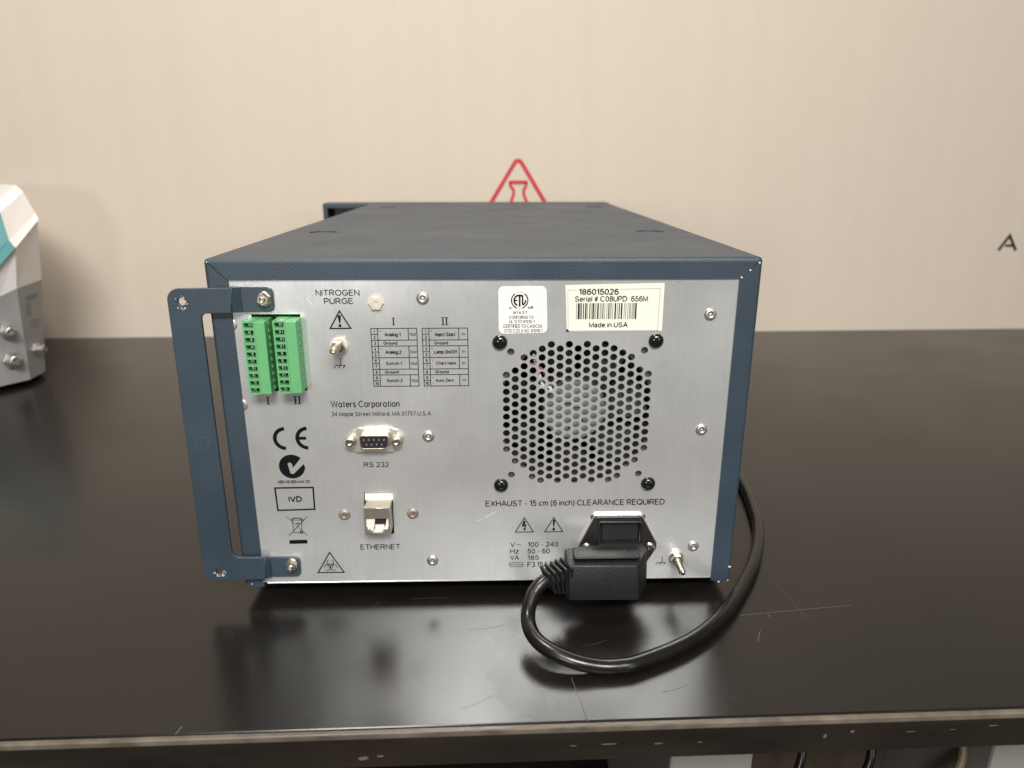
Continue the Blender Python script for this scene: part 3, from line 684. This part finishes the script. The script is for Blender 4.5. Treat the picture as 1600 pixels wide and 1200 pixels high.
# --- side bracket with joggled tabs
brk = empty('side_bracket'); brk.parent = det
by = -.0052; bt = .0019
ol = [(-0.16395,-0.00520,0.18772), (-0.13045,-0.00520,0.18824), (-0.13202,-0.00520,0.17491), (-0.14782,-0.00520,0.17466), (-0.14837,-0.00520,0.03134), (-0.12976,-0.00520,0.03085), (-0.13077,-0.00520,0.01684), (-0.16593,-0.00520,0.01590)]
o2 = rounded([(p[0], p[2]) for p in ol], [.0062, 0, 0, .0030, .0050, 0, 0, .0052], 8)
h1, h2_ = (-0.15679,-0.00520,0.18090), (-0.15662,-0.00520,0.02238)
plate('arm', [o2, circ(h1[0], h1[2], .0020, 22), circ(h2_[0], h2_[2], .0021, 22)], by, bt, M['navy'], brk, bev=.00035)
def joggle(xa, xb, z0a, z1a, z0b, z1b, xe, rc):
    bm = bmesh.new()
    p = [(xa-.0010, by+.0003, z0a+.0002), (xa-.0010, by+.0003, z1a-.0002), (xb, PY-bt-.0001, z1b), (xb, PY-bt-.0001, z0b)]
    f = [bm.verts.new(q) for q in p]; g = [bm.verts.new((q[0]+(.0004 if i < 2 else -.0004), q[1]+bt, q[2])) for i, q in enumerate(p)]
    bm.faces.new(f); bm.faces.new(g[::-1])
    for i in range(4): bm.faces.new((f[i], g[i], g[(i+1) % 4], f[(i+1) % 4]))
    from_bm('joggle', bm, M['navy'], brk)
    tabl = rounded([(xb+.00003, z0b), (xe, z0b), (xe, z1b), (xb+.00003, z1b)], [0, rc, rc, 0], 7)
    plate('tab', [tabl], PY-bt-.0001, bt, M['navy'], brk, bev=.0003)
q = [(-0.13045,-0.00520,0.18824), (-0.13202,-0.00520,0.17491), (-0.12757,0.18768), (-0.12891,0.17448), (-0.11127,0.18019)]
joggle(q[0][0], q[2][0], q[1][2], q[0][2], q[3][1], q[2][1], q[4][0], .0032)
q = [(-0.12958,-0.00520,0.03085), (-0.13103,-0.00520,0.01684), (-0.12813,0.02814), (-0.12940,0.01565), (-0.11130,0.02165)]
joggle(q[0][0], q[2][0], q[1][2], q[0][2], q[3][1], q[2][1], q[4][0], .0032)
for q, m in (((-0.11557,-0.00400,0.18165), 'steel'), ((-0.11593,-0.00400,0.02397), 'steel')):
    s = empty('hex_screw', (q[0], PY-bt-.0001, q[2])); s.parent = brk
    mt = frame_to((0, 0, 0), (0, -1, 0)); bm = bmesh.new()
    lathe(bm, [(.0039, 0), (.0039, .0006), (.0035, .0010)], mt, 28); lathe(bm, [(.0034, .0010), (.0034, .0031), (.0029, .0038), (.0017, .0038)], mt @ Matrix.Rotation(.35, 4, 'Z'), sides=6)
    from_bm('head', bm, M['steel'], s)
    bm = bmesh.new(); lathe(bm, [(.0016, .0028), (.0016, .0042), (.0011, .0047), (.0008, .0036), (0, .0036)], mt, 14); from_bm('stud_end', bm, M['steel'], s)
chl = []
for c_, n_, aset in ((h1, 16, None), (h2_, 22, (3.3, 6.4))):
    for k in range(n_):
        a = random.uniform(*(aset or (0, 6.28))); d = .0021+random.uniform(.0002, .0017 if aset else .0020)
        chl.append(flat([chip(c_[0]+d*math.cos(a), c_[2]+d*math.sin(a), random.uniform(.0002, .0005) if not aset else random.uniform(.0004, .0010), 8)], by-.00008, 0))
for me in chl: link('paint_chip', me, M['chip'], brk)
# scribed ring on the bracket
cr = (-0.15631,-0.00520,0.10290)
plate('scribed_ring', stroke(circ(cr[0], cr[2], .0037, 30), .00016, True), by-.0001, 0, mat('scribe', (.09, .11, .13), .5), brk)

# ------------------------------------------------------------------ printing on the panel
TY = PY-.0001
def cap_text(s, rect, bold=0, spacing=1, name='printed_caption', parent=None, y=TY, m='ink', ra=False):
    return link(name, text_mesh(s, rect, y, bold, spacing, 0, ra), M[m], parent or panel)
def marks(loops_list, name, parent=None, y=TY, m='ink'):
    return join_meshes(name, [flat(l, y, 0) for l in loops_list], M[m], parent or panel)
def serif_i(x0, z0, x1, z1, n):
    out = []; w = x1-x0; st = (z1-z0)*.16; sf = (z1-z0)*.07; iw = w/n
    for k in range(n):
        c = x0+iw*(k+.5); out += [[rectl(c-st/2, z0+sf, c+st/2, z1-sf)], [rectl(c-iw*.48, z0, c+iw*.48, z0+sf)], [rectl(c-iw*.48, z1-sf, c+iw*.48, z1)]]
    return out
cap_text('NITROGEN', (-0.08935,0.18268,-0.06649,0.18592)); cap_text('PURGE', (-0.08540,0.17826,-0.07000,0.18149))
marks(serif_i(*(-0.05041,0.16680,-0.04858,0.17089), 1), 'printed_numeral'); marks(serif_i(*(-0.02415,0.16665,-0.02034,0.17089), 2), 'printed_numeral')
marks(serif_i(*(-0.12121,0.12270,-0.11905,0.12714), 1), 'printed_numeral'); marks(serif_i(*(-0.10632,0.12275,-0.10197,0.12727), 2), 'printed_numeral')
cap_text('Waters Corporation', (-0.08611,0.11971,-0.04843,0.12448), -.006, 1.05, ra=True); cap_text('34 Maple Street Milford, MA 01757 U.S.A.', (-0.08619,0.11482,-0.03062,0.11805), -.006, 1.2, ra=True)
cap_text('RS 232', (-0.07038,0.08465,-0.05613,0.08776)); cap_text('ETHERNET', (-0.07556,0.03193,-0.05210,0.03541))
cap_text('EXHAUST - 15 cm (6 inch) CLEARANCE REQUIRED', (-0.00171,0.05839,0.10257,0.06291))
cap_text('ABN 49 965 444 751', (-0.11973,0.07514,-0.10138,0.07709), .012)
cap_text('IVD', (-0.11462,0.06342,-0.10697,0.06710), .025)
for s, r in (('V', (0.01246,0.03250,0.01549,0.03558)), ('~', (0.01643,0.03356,0.01889,0.03441)), ('100 - 240', (0.02291,0.03224,0.04096,0.03557)), ('Hz', (0.01245,0.02790,0.01762,0.03120)), ('50 - 60', (0.02271,0.02777,0.03609,0.03117)),
             ('VA', (0.01245,0.02362,0.01786,0.02678)), ('185', (0.02274,0.02345,0.02968,0.02665)), ('F3.15A/250V', (0.02276,0.01858,0.04709,0.02219))):
    cap_text(s, r)
x0, z0, x1, z1 = (0.01245,0.01917,0.01990,0.02196); zc = (z0+z1)/2
marks([stroke(rectl(x0, z0, x1, z1), .0003, True), stroke([(x0-.0009, zc), (x1+.0009, zc)], .0003)], 'fuse_symbol')
# triangles
def tri_sign(apex, bl, br, wd, inner, name):
    return marks([stroke([apex, bl, br], wd*1.15, True)]+inner, name)
def excl(t, b, w0):
    t = Vector(t); b = Vector(b); h = t-b; p = lambda u, v: (b.x+u, b.y+h.y*v)
    return [[[p(-w0, .92), p(-w0*.6, 1), p(w0*.6, 1), p(w0, .92), p(w0*.42, .36), p(-w0*.42, .36)]], [circ(b.x, b.y+h.y*.13, abs(h.y)*.125, 14)]]
a, b, c = (-0.07765,0.17456), (-0.08318,0.16514), (-0.07233,0.16519)
tri_sign(a, b, c, .00062, excl((-0.07758,0.17232), (-0.07792,0.16581), .00085), 'caution_symbol')
a, b, c = (0.03803,0.05154), (0.03280,0.04218), (0.04347,0.04224)
tri_sign(a, b, c, .00046, excl((0.03801,0.05008), (0.03814,0.04295), .0007), 'caution_symbol')
a, b, c = (0.02085,0.05164), (0.01559,0.04229), (0.02617,0.04227)
bolt = [(0.02041,0.04990), (0.02176,0.04913), (0.02094,0.04713), (0.02237,0.04745), (0.02133,0.04461), (0.02186,0.04435), (0.02082,0.04293), (0.02020,0.04479), (0.02066,0.04470), (0.02110,0.04621), (0.01915,0.04565)]
tri_sign(a, b, c, .00046, [[bolt]], 'shock_symbol')
a, b, c = (-0.09387,0.03041), (-0.10160,0.01691), (-0.08627,0.01684)
bx, bz = (-0.09399,0.02139)
bio = [stroke(circ(bx, bz, .0016, 24), .00032, True)]
for an in (90, 210, 330):
    ox, oz = bx+.0021*math.cos(R_(an)), bz+.0021*math.sin(R_(an))
    bio.append(stroke(arc(ox, oz, .0020, an+20, an+340, 24), .00042))
bio.append([circ(bx, bz, .0005, 10)])
tri_sign(a, b, c, .0006, bio, 'biohazard_symbol')
# ground symbols
def gnd(top, mid, l, r, wd):
    out = [stroke([top, mid], wd), stroke([l, r], wd)]; d = Vector(r)-Vector(l)
    for k in (.04, .5, .96):
        p = Vector(l)+d*k; out.append(stroke([tuple(p), (p.x-d.x*.22, p.y-d.length*.30)], wd))
    return out
marks(gnd((-0.07886,0.14892), (-0.07910,0.14469), (-0.08192,0.14471), (-0.07647,0.14481), .0004), 'ground_symbol')
marks(gnd((0.10338,0.02498), (0.10362,0.02054), (0.10065,0.02050), (0.10597,0.02068), .0004), 'ground_symbol')
# CE
cx, cz = (-0.11282,0.10255); rC = .0069; wd = .0021
mk = [stroke(arc(cx, cz, rC-wd/2, 92, 268, 24), wd)]
cx, cz = (-0.10040,0.10266)
mk += [stroke(arc(cx, cz, rC-wd/2, 92, 268, 24), wd), stroke([(cx-rC+wd*.9, cz), (cx-.0009, cz)], wd*.86)]
marks(mk, 'conformity_mark')
# tick in a disc
cx, cz = (-0.11074,0.08553); r = .0073
loop = [(cx+r*math.cos(R_(t)), cz+r*math.sin(R_(t))) for t in [38+3+i*(305/40) for i in range(41)]]
tick = [(cx+r*.97, cz+r*.12), (cx+r*.02, cz-r*.62), (cx-.20*r, cz-r*.60), (cx-.32*r, cz+r*.28), (cx-.18*r, cz+r*.36), (cx+.06*r, cz+r*.18), (cx+.10*r, cz-r*.16), (cx+.34*r, cz+r*.06)]
loop = [(cx+r*math.cos(R_(t)), cz+r*math.sin(R_(t))) for t in [44+i*(316/44) for i in range(45)]]
marks([[loop+[(cx+r*.90, cz+r*.20), (cx+r*.08, cz-r*.62), (cx-.17*r, cz-r*.58), (cx-.32*r, cz+r*.26), (cx-.14*r, cz+r*.36), (cx+.02*r, cz+r*.22), (cx+.06*r, cz-r*.10), (cx+.40*r, cz+r*.30)]]], 'tick_mark')
q = [(-0.12160,0.07235), (-0.10001,0.07245), (-0.10021,0.05867), (-0.12129,0.05821)]
marks([stroke(q, .00092, True)], 'ivd_frame')
# crossed out wheeled bin
mk = [stroke([(-0.11696,0.05437), (-0.10563,0.04166)], .00026), stroke([(-0.10493,0.05413), (-0.11654,0.04165)], .0004),
      stroke([(-0.11366,0.05194), (-0.11343,0.04362), (-0.10991,0.04365)], .00036), stroke([(-0.10824,0.05162), (-0.10890,0.04497)], .00036),
      stroke([(-0.11416,0.05211), (-0.11313,0.05292), (-0.11090,0.05322), (-0.10872,0.05286), (-0.10769,0.05202)], .0006), stroke([(-0.11419,0.05186), (-0.10756,0.05185)], .0004),
      stroke([(-0.11174,0.04959), (-0.10960,0.04965)], .0006), stroke([(-0.10802,0.05078), (-0.10758,0.05078)], .0008)]
bx, bz = (-0.10899,0.04397); mk.append([circ(bx, bz, .00105, 16), circ(bx, bz, .0004, 10)])
marks(mk, 'bin_symbol')
marks([[[(-0.11659,0.03879), (-0.10623,0.03898), (-0.10615,0.03653), (-0.11659,0.03634)]]], 'printed_bar')
# terminal assignment tables
def chart(TL, TR, BL, BR_, c1, c2, rows, name):
    TL, TR, BL, BR_ = map(Vector, (TL, TR, BL, BR_))
    def p(u, v): 
        q = (TL.lerp(TR, u)).lerp(BL.lerp(BR_, u), v); return (q.x, q.y)
    wd = .00040; mk = [stroke([p(0, 0), p(1, 0), p(1, 1), p(0, 1)], wd, True), stroke([p(c1, 0), p(c1, 1)], wd)]
    tx = []
    def put(s, u, v, hh, bold, wmax=None):
        h = (TL-BL).length*hh; base = p(u, v); wl = wmax*(TR-TL).length
        tx.append(text_mesh(s, (base[0]-wl/2, base[1]-h/2, base[0]+wl/2, base[1]+h/2), TY, bold))
    i = 0
    for txt, n, sg, io in rows:
        v0, v1 = i/10, (i+n)/10; vm = (v0+v1)/2
        if v1 < 1: mk.append(stroke([p(0, v1), p(1, v1)], wd))
        if n == 2: mk.append(stroke([p(0, vm), p(c1, vm)], wd)); mk.append(stroke([p(c2, v0), p(c2, v1)], wd)); put(io, (c2+1)/2+.005, vm, .052, .012, .145 if io == 'Out' else .075)
        for k in range(n):
            s = str(i+k+1); put(s, c1*.5, (i+k+.52)/10, .058, .02, .082 if len(s) == 2 else (.022 if s == '1' else .042))
        dsc = .012 if any(ch in txt for ch in 'gjp') else 0
        put(txt, c1+(c2-c1)*(.55 if txt[:4] in ('Lamp', 'Inje', 'Char') else .48 if n == 2 else .40), vm+dsc, .056+dsc*2, .024, {'Lamp On/Off': .52, 'Inject Start': .45, 'Chart Mark': .45, 'Auto Zero': .41, 'Ground': .305}.get(txt, .355))
        if sg:
            put('+', c1+.055, v0+.045, .03, .03, .03); put('-', c1+.058, v1-.05, .012, .0, .03)
        i += n
    g = marks(mk, name)
    join_meshes('chart_text', tx, M['ink'], g)
chart((-0.06175,0.16499), (-0.03732,0.16506), (-0.06180,0.13271), (-0.03730,0.13266), .146, .812,
      (('Analog 1', 2, 1, 'Out'), ('Ground', 1, 0, ''), ('Analog 2', 2, 1, 'Out'), ('Switch 1', 2, 0, 'Out'), ('Ground', 1, 0, ''), ('Switch 2', 2, 0, 'Out')), 'terminal_chart')
chart((-0.03440,0.16497), (-0.01016,0.16501), (-0.03444,0.13264), (-0.01013,0.13271), .147, .802,
      (('Inject Start', 2, 1, 'In'), ('Ground', 1, 0, ''), ('Lamp On/Off', 2, 1, 'In'), ('Chart Mark', 2, 1, 'In'), ('Ground', 1, 0, ''), ('Auto Zero', 2, 1, 'In')), 'terminal_chart')
# stickers
st = plate('approval_sticker', [rounded([(0.00633,0.18725), (0.03182,0.18735), (0.03260,0.16213), (0.00653,0.16172)], .0028, 8)], PY-.00020, .00018, M['paper'], panel)
SY = PY-.00028
cx, cz = (0.01767,0.17982); r = .00465
mk = [stroke(arc(cx, cz, r*.93, 125, 235+15, 20), .00062), stroke(arc(cx, cz, r*.93, 55, -55-15, 20), .00062),
      stroke(arc(cx, cz, r*.62, 112, 245, 18), .00090), stroke([(cx-.6*r, cz), (cx-.25*r, cz)], .0007),
      [rectl(cx-.1*r, cz-.72*r, cx+.1*r, cz+.62*r)], [rectl(cx-.34*r, cz+.45*r, cx+.30*r, cz+.66*r)],
      [rectl(cx+.24*r, cz-.5*r, cx+.42*r, cz+.60*r)], stroke(arc(cx+.05*r, cz, r*.62, -62, 5, 10), .0008)]
for k in range(5): mk.append(stroke(arc(cx, cz, r*.98, 108-k*9, 103-k*9, 2), .0003)); mk.append(stroke(arc(cx, cz, r*.95, 258+k*6, 261+k*6, 2), .0003))
marks(mk, 'approval_mark', st, SY)
tl = [text_mesh(s, rr, SY, b_, sp) for s, rr, b_, sp in (('c', (0.01204,0.17513,0.01350,0.17630), .04, 1), ('us', (0.02204,0.17536,0.02480,0.17673), .04, 1), ('81437', (0.01429,0.17251,0.02172,0.17400), .02, 1.25), ('CONFORMS TO', (0.01204,0.16987,0.02515,0.17164), -.005, 1.1),
      ('UL STD 61010-1', (0.01203,0.16754,0.02572,0.16931), -.005, 1.1), ('CERTIFIED TO CAN/CSA', (0.00898,0.16494,0.02997,0.16690), -.005, 1.1), ('STD C22.2 NO. 61010.1', (0.00949,0.16241,0.02983,0.16431), -.005, 1.1))]
join_meshes('sticker_text', tl, M['ink'], st)
st = plate('serial_sticker', [[(0.04184,0.18785), (0.09423,0.18875), (0.09445,0.16293), (0.04296,0.16277)]], PY-.00020, .00018, M['paper2'], panel)
bl = [((0.04316,0.18513), (0.04810,0.18521)), ((0.07083,0.18552), (0.09210,0.18587)), ((0.09210,0.18594), (0.09201,0.16312)), ((0.04309,0.18513), (0.04374,0.16326)), ((0.04374,0.16315), (0.09228,0.16319))]
marks([stroke([a, b], .0002) for a, b in bl], 'border_line', st, SY, 'inkgrey')
tl = [text_mesh(s, rr, SY, b_, 1) for s, rr, b_ in (('186015026', (0.04894,0.18260,0.07014,0.18587), .022), ('Serial # C08UPD  656M', (0.04700,0.17893,0.08588,0.18195), .008), ('Made in USA', (0.05488,0.16493,0.07581,0.16777), .012))]
join_meshes('sticker_text', tl, M['ink'], st)
x0, z0, x1, z1 = (0.04780,0.16952,0.08094,0.17819); mk = []; rnd = random.Random(4)
u = 0; nmod = 118; pat = []
while u < nmod:
    bw = rnd.choice((1, 1, 1, 1, 2, 2, 3)); gw = rnd.choice((1, 1, 2, 2, 3)); pat.append((u, bw)); u += bw+gw
for lo, bw in ((3, 3), (8, 1.6), (112, 3.2)): pat.append((lo, bw))
for u, bw in pat: mk.append([rectl(x0+(x1-x0)*u/nmod, z0, x0+(x1-x0)*min(u+bw*.92, nmod)/nmod, z1)])
marks(mk, 'barcode', st, SY)
q = (0.04337,0.16312)
marks([[[(q[0]-.0008, q[1]-.0003), (q[0]+.0014, q[1]-.0003), (q[0]-.0004, q[1]+.0012)]]], 'sticker_notch', st, SY-.00002)
# light scratches on the panel
mk = [stroke([(-0.09430,0.18146), (-0.09130,0.17736)], .00022), stroke([(-0.00245,0.05187), (0.00429,0.05592)], .00014), stroke([(-0.00695,0.04985), (-0.00433,0.05106)], .00014), stroke([(-0.12948,0.18836), (-0.12371,0.18967)], .0002)]
marks(mk, 'panel_scratch', panel, TY, 'paper')
marks([[chip(*(0.10189,0.18909), .0009, 9, 2.2, .3)]], 'panel_stain', panel, TY, 'rust')

# ================================================================== power cord
cord = empty('power_cord', (0, 0, 0)); tag(cord, 'black power cord plugged into the back panel, looping on the worktop', 'power cord')
Zt, Zl = .0362, .0165
bm = bmesh.new()
plan = [(.0905, -.0095), (.0912, -.0150), (.0835, -.0312), (.0450, -.0305), (.0432, -.0285), (.0432, -.0130), (.0600, -.0095)]
lv = [(Zl, .0), (Zt-.004, .0), (Zt+.0012, .0)]
vb = [bm.verts.new((x, y, Zl)) for x, y in plan]; vt = [bm.verts.new((x-(.0008 if x > .08 else 0), y+(.004 if y < -.02 else 0), Zt+(.003 if y > -.02 else 0))) for x, y in plan]
bm.faces.new(vb[::-1]); bm.faces.new(vt)
for i in range(len(plan)): bm.faces.new((vb[i], vb[(i+1) % len(plan)], vt[(i+1) % len(plan)], vt[i]))
bmesh.ops.triangulate(bm, faces=[f for f in bm.faces if f.normal.z > .5 or len(f.verts) > 4])
bmesh.ops.dissolve_limit(bm, angle_limit=R_(2), verts=bm.verts[:], edges=bm.edges[:])
bmesh.ops.bevel(bm, geom=bm.edges[:], offset=.0021, segments=4, affect='EDGES', profile=.5, clamp_overlap=True)
plug = from_bm('plug', bm, M['rubber'], cord, True)
bm = bmesh.new(); q = (0.06401,0.03537); q2 = (0.08992,0.03500)
vs = [bm.verts.new(v) for v in ((.0645, .004, .0175), (.0885, .004, .0175), (.0885, .004, q[1]+.0010), (.0645, .004, q[1]+.0010), (.0620, -.0105, .0172), (.0905, -.0105, .0172), (.0905, -.0105, Zt+.0032), (.0620, -.0105, Zt+.0032))]
for f in ((0, 1, 2, 3), (4, 7, 6, 5), (0, 4, 5, 1), (3, 2, 6, 7), (0, 3, 7, 4), (1, 5, 6, 2)): bm.faces.new([vs[i] for i in f])
bmesh.ops.bevel(bm, geom=bm.edges[:], offset=.002, segments=3, affect='EDGES', profile=.5)
from_bm('plug_neck', bm, M['rubber'], plug, True)
bm = bmesh.new(); box(bm, .0475, .0850, -.0240, -.0125, Zt+.0020, Zt+.0036, bev=.0008, mtx=Matrix.Rotation(0, 4, 'X'))
from_bm('plug_rib', bm, M['rubber'], plug, True)
# strain relief: separate ribs on a core
sa = Vector((.0440, -.0215, .0272)); sb = Vector((0.03139,-0.02750,0.02781))
ax_ = (sb-sa); Ls = ax_.length; ax_.normalize()
sr = bmesh.new()
for i in range(5):
    t = (i+.25)/5; c = sa+ax_*Ls*t; tiltv = (ax_*1+Vector((0, 0, -.10*i))).normalized()
    mt = frame_to(c, tiltv) ; hh = .0082-.0002*i; ww = .0068-.0004*i
    # make local x/y aligned with world vertical
    zax = tiltv; yax = (Vector((0, 0, 1))-zax*zax.z).normalized(); xax = yax.cross(zax)
    mt = Matrix.Translation(c) @ Matrix((xax, yax, zax)).transposed().to_4x4()
    box(sr, -ww, ww, -hh, hh, -.00085, .00085, bev=.0006, seg=2, mtx=mt)
lathe(sr, [(.0050, 0), (.0044, Ls)], frame_to(sa, ax_), 18)
from_bm('strain_relief', sr, M['rubber'], cord)
cp = [tuple(sa+ax_*Ls*.3), tuple(sb), (0.02435,-0.03350,0.02252), (0.02115,-0.04300,0.01501), (0.02367,-0.05450,0.01181), (0.03149,-0.06300,0.00951), (0.04355,-0.06826,0.00680), (0.05587,-0.06970,0.00460), (0.06607,-0.06946,0.00420), (0.07784,-0.06636,0.00420), (0.10750,-0.05078,0.00420),
      (0.13304,-0.02775,0.00420), (0.15592,0.00381,0.00420), (0.17297,0.03285,0.00420), (0.18705,0.06606,0.00420), (0.19438,0.09427,0.00420), (0.20034,0.12808,0.00420), (0.20299,0.15888,0.00420), (0.20647,0.20742,0.00420), (.213, .30, .0039), (.19, .42, .0039), (.17, .56, .0039)]
cord_cable = link('cable', tube(cp, .0040, 6, 12), M['cable'], cord, True)

# ================================================================== neighbouring instrument at the left edge
inst = empty('bench_balance'); inst.name = 'benchtop_instrument'
tag(inst, 'white and teal benchtop instrument with grey connector panel cut off by the left frame edge', 'lab instrument')
rows = {'bot': [(-0.5604, 0.4131, 0.006), (-0.5429, 0.4401, 0.006), (-0.5463, 0.475, 0.006)],
        'pan': [(-0.5444, 0.4219, 0.1081), (-0.5346, 0.437, 0.1141), (-0.54, 0.4925, 0.1155)],
        'lipb': [(-0.537, 0.4214, 0.1414), (-0.5269, 0.437, 0.1583), (-0.5324, 0.4932, 0.1831)],
        'lipo': [(-0.5342, 0.4175, 0.1426), (-0.5241, 0.433, 0.1595), (-0.5299, 0.4925, 0.1861)],
        'lipt': [(-0.54, 0.4164, 0.1504), (-0.5293, 0.433, 0.1678), (-0.5356, 0.4982, 0.193)],
        'b1': [(-0.5552, 0.4223, 0.1676), (-0.5405, 0.445, 0.1979), (-0.5458, 0.4996, 0.217)],
        'b2': [(-0.5737, 0.4373, 0.1744), (-0.559, 0.46, 0.2033), (-0.5647, 0.5179, 0.2244)]}
def ext(L, Cc, k=5): 
    L, Cc = Vector(L), Vector(Cc); return tuple(L+(L-Cc)*k)
def quads(name, a, b, cols, m):
    bm = bmesh.new(); A = [rows[a][i] if i >= 0 else ext(rows[a][0], rows[a][1]) for i in cols]; B = [rows[b][i] if i >= 0 else ext(rows[b][0], rows[b][1]) for i in cols]
    va = [bm.verts.new(p) for p in A]; vb = [bm.verts.new(p) for p in B]
    # back corner points so that each band is a closed solid
    back = Vector((-.95, .66, 0)); bk2 = Vector((-.72, .66, 0))
    za = sum(p[2] for p in A)/len(A); zb_ = sum(p[2] for p in B)/len(B)
    va += [bm.verts.new((bk2.x, bk2.y, A[-1][2])), bm.verts.new((back.x, back.y, A[0][2]))]; vb += [bm.verts.new((bk2.x, bk2.y, B[-1][2])), bm.verts.new((back.x, back.y, B[0][2]))]
    n = len(va)
    bm.faces.new(va[::-1]); bm.faces.new(vb)
    for i in range(n): bm.faces.new((va[i], va[(i+1) % n], vb[(i+1) % n], vb[i]))
    return from_bm(name, bm, m, inst)
base = quads('connector_panel', 'bot', 'pan', (-1, 0, 1, 2), M['inst_grey'])
quads('housing', 'pan', 'lipb', (-1, 0, 1, 2), M['inst_white'])
lidb = quads('lid', 'lipo', 'lipt', (-1, 0, 1, 2), M['inst_white'])
quads('lid_slope', 'lipt', 'b1', (-1, 0, 1, 2), M['inst_white']).parent = lidb
quads('lid_top', 'b1', 'b2', (-1, 0, 1, 2), M['inst_white']).parent = lidb
# teal front skin, a few millimetres proud of the lid
def skin(name, pts, thick, m, par):
    bm = bmesh.new(); P_ = [Vector(p) for p in pts]; n = (P_[1]-P_[0]).cross(P_[2]-P_[0]).normalized()
    if n.y > 0: n = -n
    f = [bm.verts.new(p+n*thick) for p in P_]; g = [bm.verts.new(p-n*.002) for p in P_]
    bm.faces.new(f); bm.faces.new(g[::-1])
    for i in range(len(f)): bm.faces.new((f[i], g[i], g[(i+1) % len(f)], f[(i+1) % len(f)]))
    return from_bm(name, bm, m, par)
L0, L1, L2, L3 = rows['lipo'][:2], rows['lipt'][:2], rows['b1'][:2], None
tb = skin('teal_band', [ext(*L0), L0[1], L1[1], ext(*L1)], .0012, M['teal'], inst)
skin('teal_slope', [ext(*L1), L1[1], tuple(Vector(L1[1]).lerp(Vector(L2[1]), .98)), ext(*L2)], .0012, M['teal'], tb)
# connectors
cn = (Vector(rows['bot'][1])-Vector(rows['bot'][0])); nl = Vector((cn.y, -cn.x, 0)).normalized()
cn = (Vector(rows['bot'][2])-Vector(rows['bot'][1])); nr = Vector((cn.y, -cn.x, 0)).normalized()
for p, n, k in (((-0.54439,0.42000,0.06930), nl, 1.0), ((-0.54922,0.42400,0.03468), nl, 1.15), ((-0.54095,0.45900,0.03841), nr, .9)):
    r = empty('coaxial_socket', p); r.parent = inst; mt = frame_to(n*-.001, n)
    bm = bmesh.new(); lathe(bm, [(.0085*k, -.006), (.0085*k, .004*k), (.0075*k, .005*k)], mt, sides=6); from_bm('hex_nut', bm, M['dull'], r)
    bm = bmesh.new(); lathe(bm, [(.0052*k, .004*k), (.0052*k, .011*k), (.0042*k, .012*k), (.0042*k, .006), (.0014*k, .006), (.0014*k, .010*k), (0, .010*k)], mt, 18); from_bm('barrel', bm, M['dull'], r)
# faint grey printing on its right facet
a, b, c = (Vector(v) for v in (rows['bot'][1], rows['bot'][2], rows['pan'][2])); d_ = Vector(rows['pan'][1])
def fac(u, v): return (a.lerp(b, u)).lerp(d_.lerp(c, u), v)
bm = bmesh.new()
for u0, u1, v0, v1 in ((.30, .80, .865, .885), (.30, .75, .842, .852), (.25, .45, .80, .81), (.25, .45, .77, .78), (.25, .45, .74, .75), (.25, .45, .71, .72), (.28, .5, .68, .69), (.35, .75, .60, .61), (.35, .75, .565, .575), (.42, .75, .53, .54)):
    bm.faces.new([bm.verts.new(fac(u, v)+nr*.0006+Vector((0, 0, 0))) for u, v in ((u0, v0), (u1, v0), (u1, v1), (u0, v1))])
from_bm('printed_caption', bm, M['inkgrey'], inst)
for x, y in ((-.575, .455), (-.74, .60), (-.85, .62)):
    bm = bmesh.new(); lathe(bm, [(.008, 0), (.008, .0065)], Matrix.Translation((x, y, .0001)), 16); from_bm('foot', bm, M['dark'], inst)
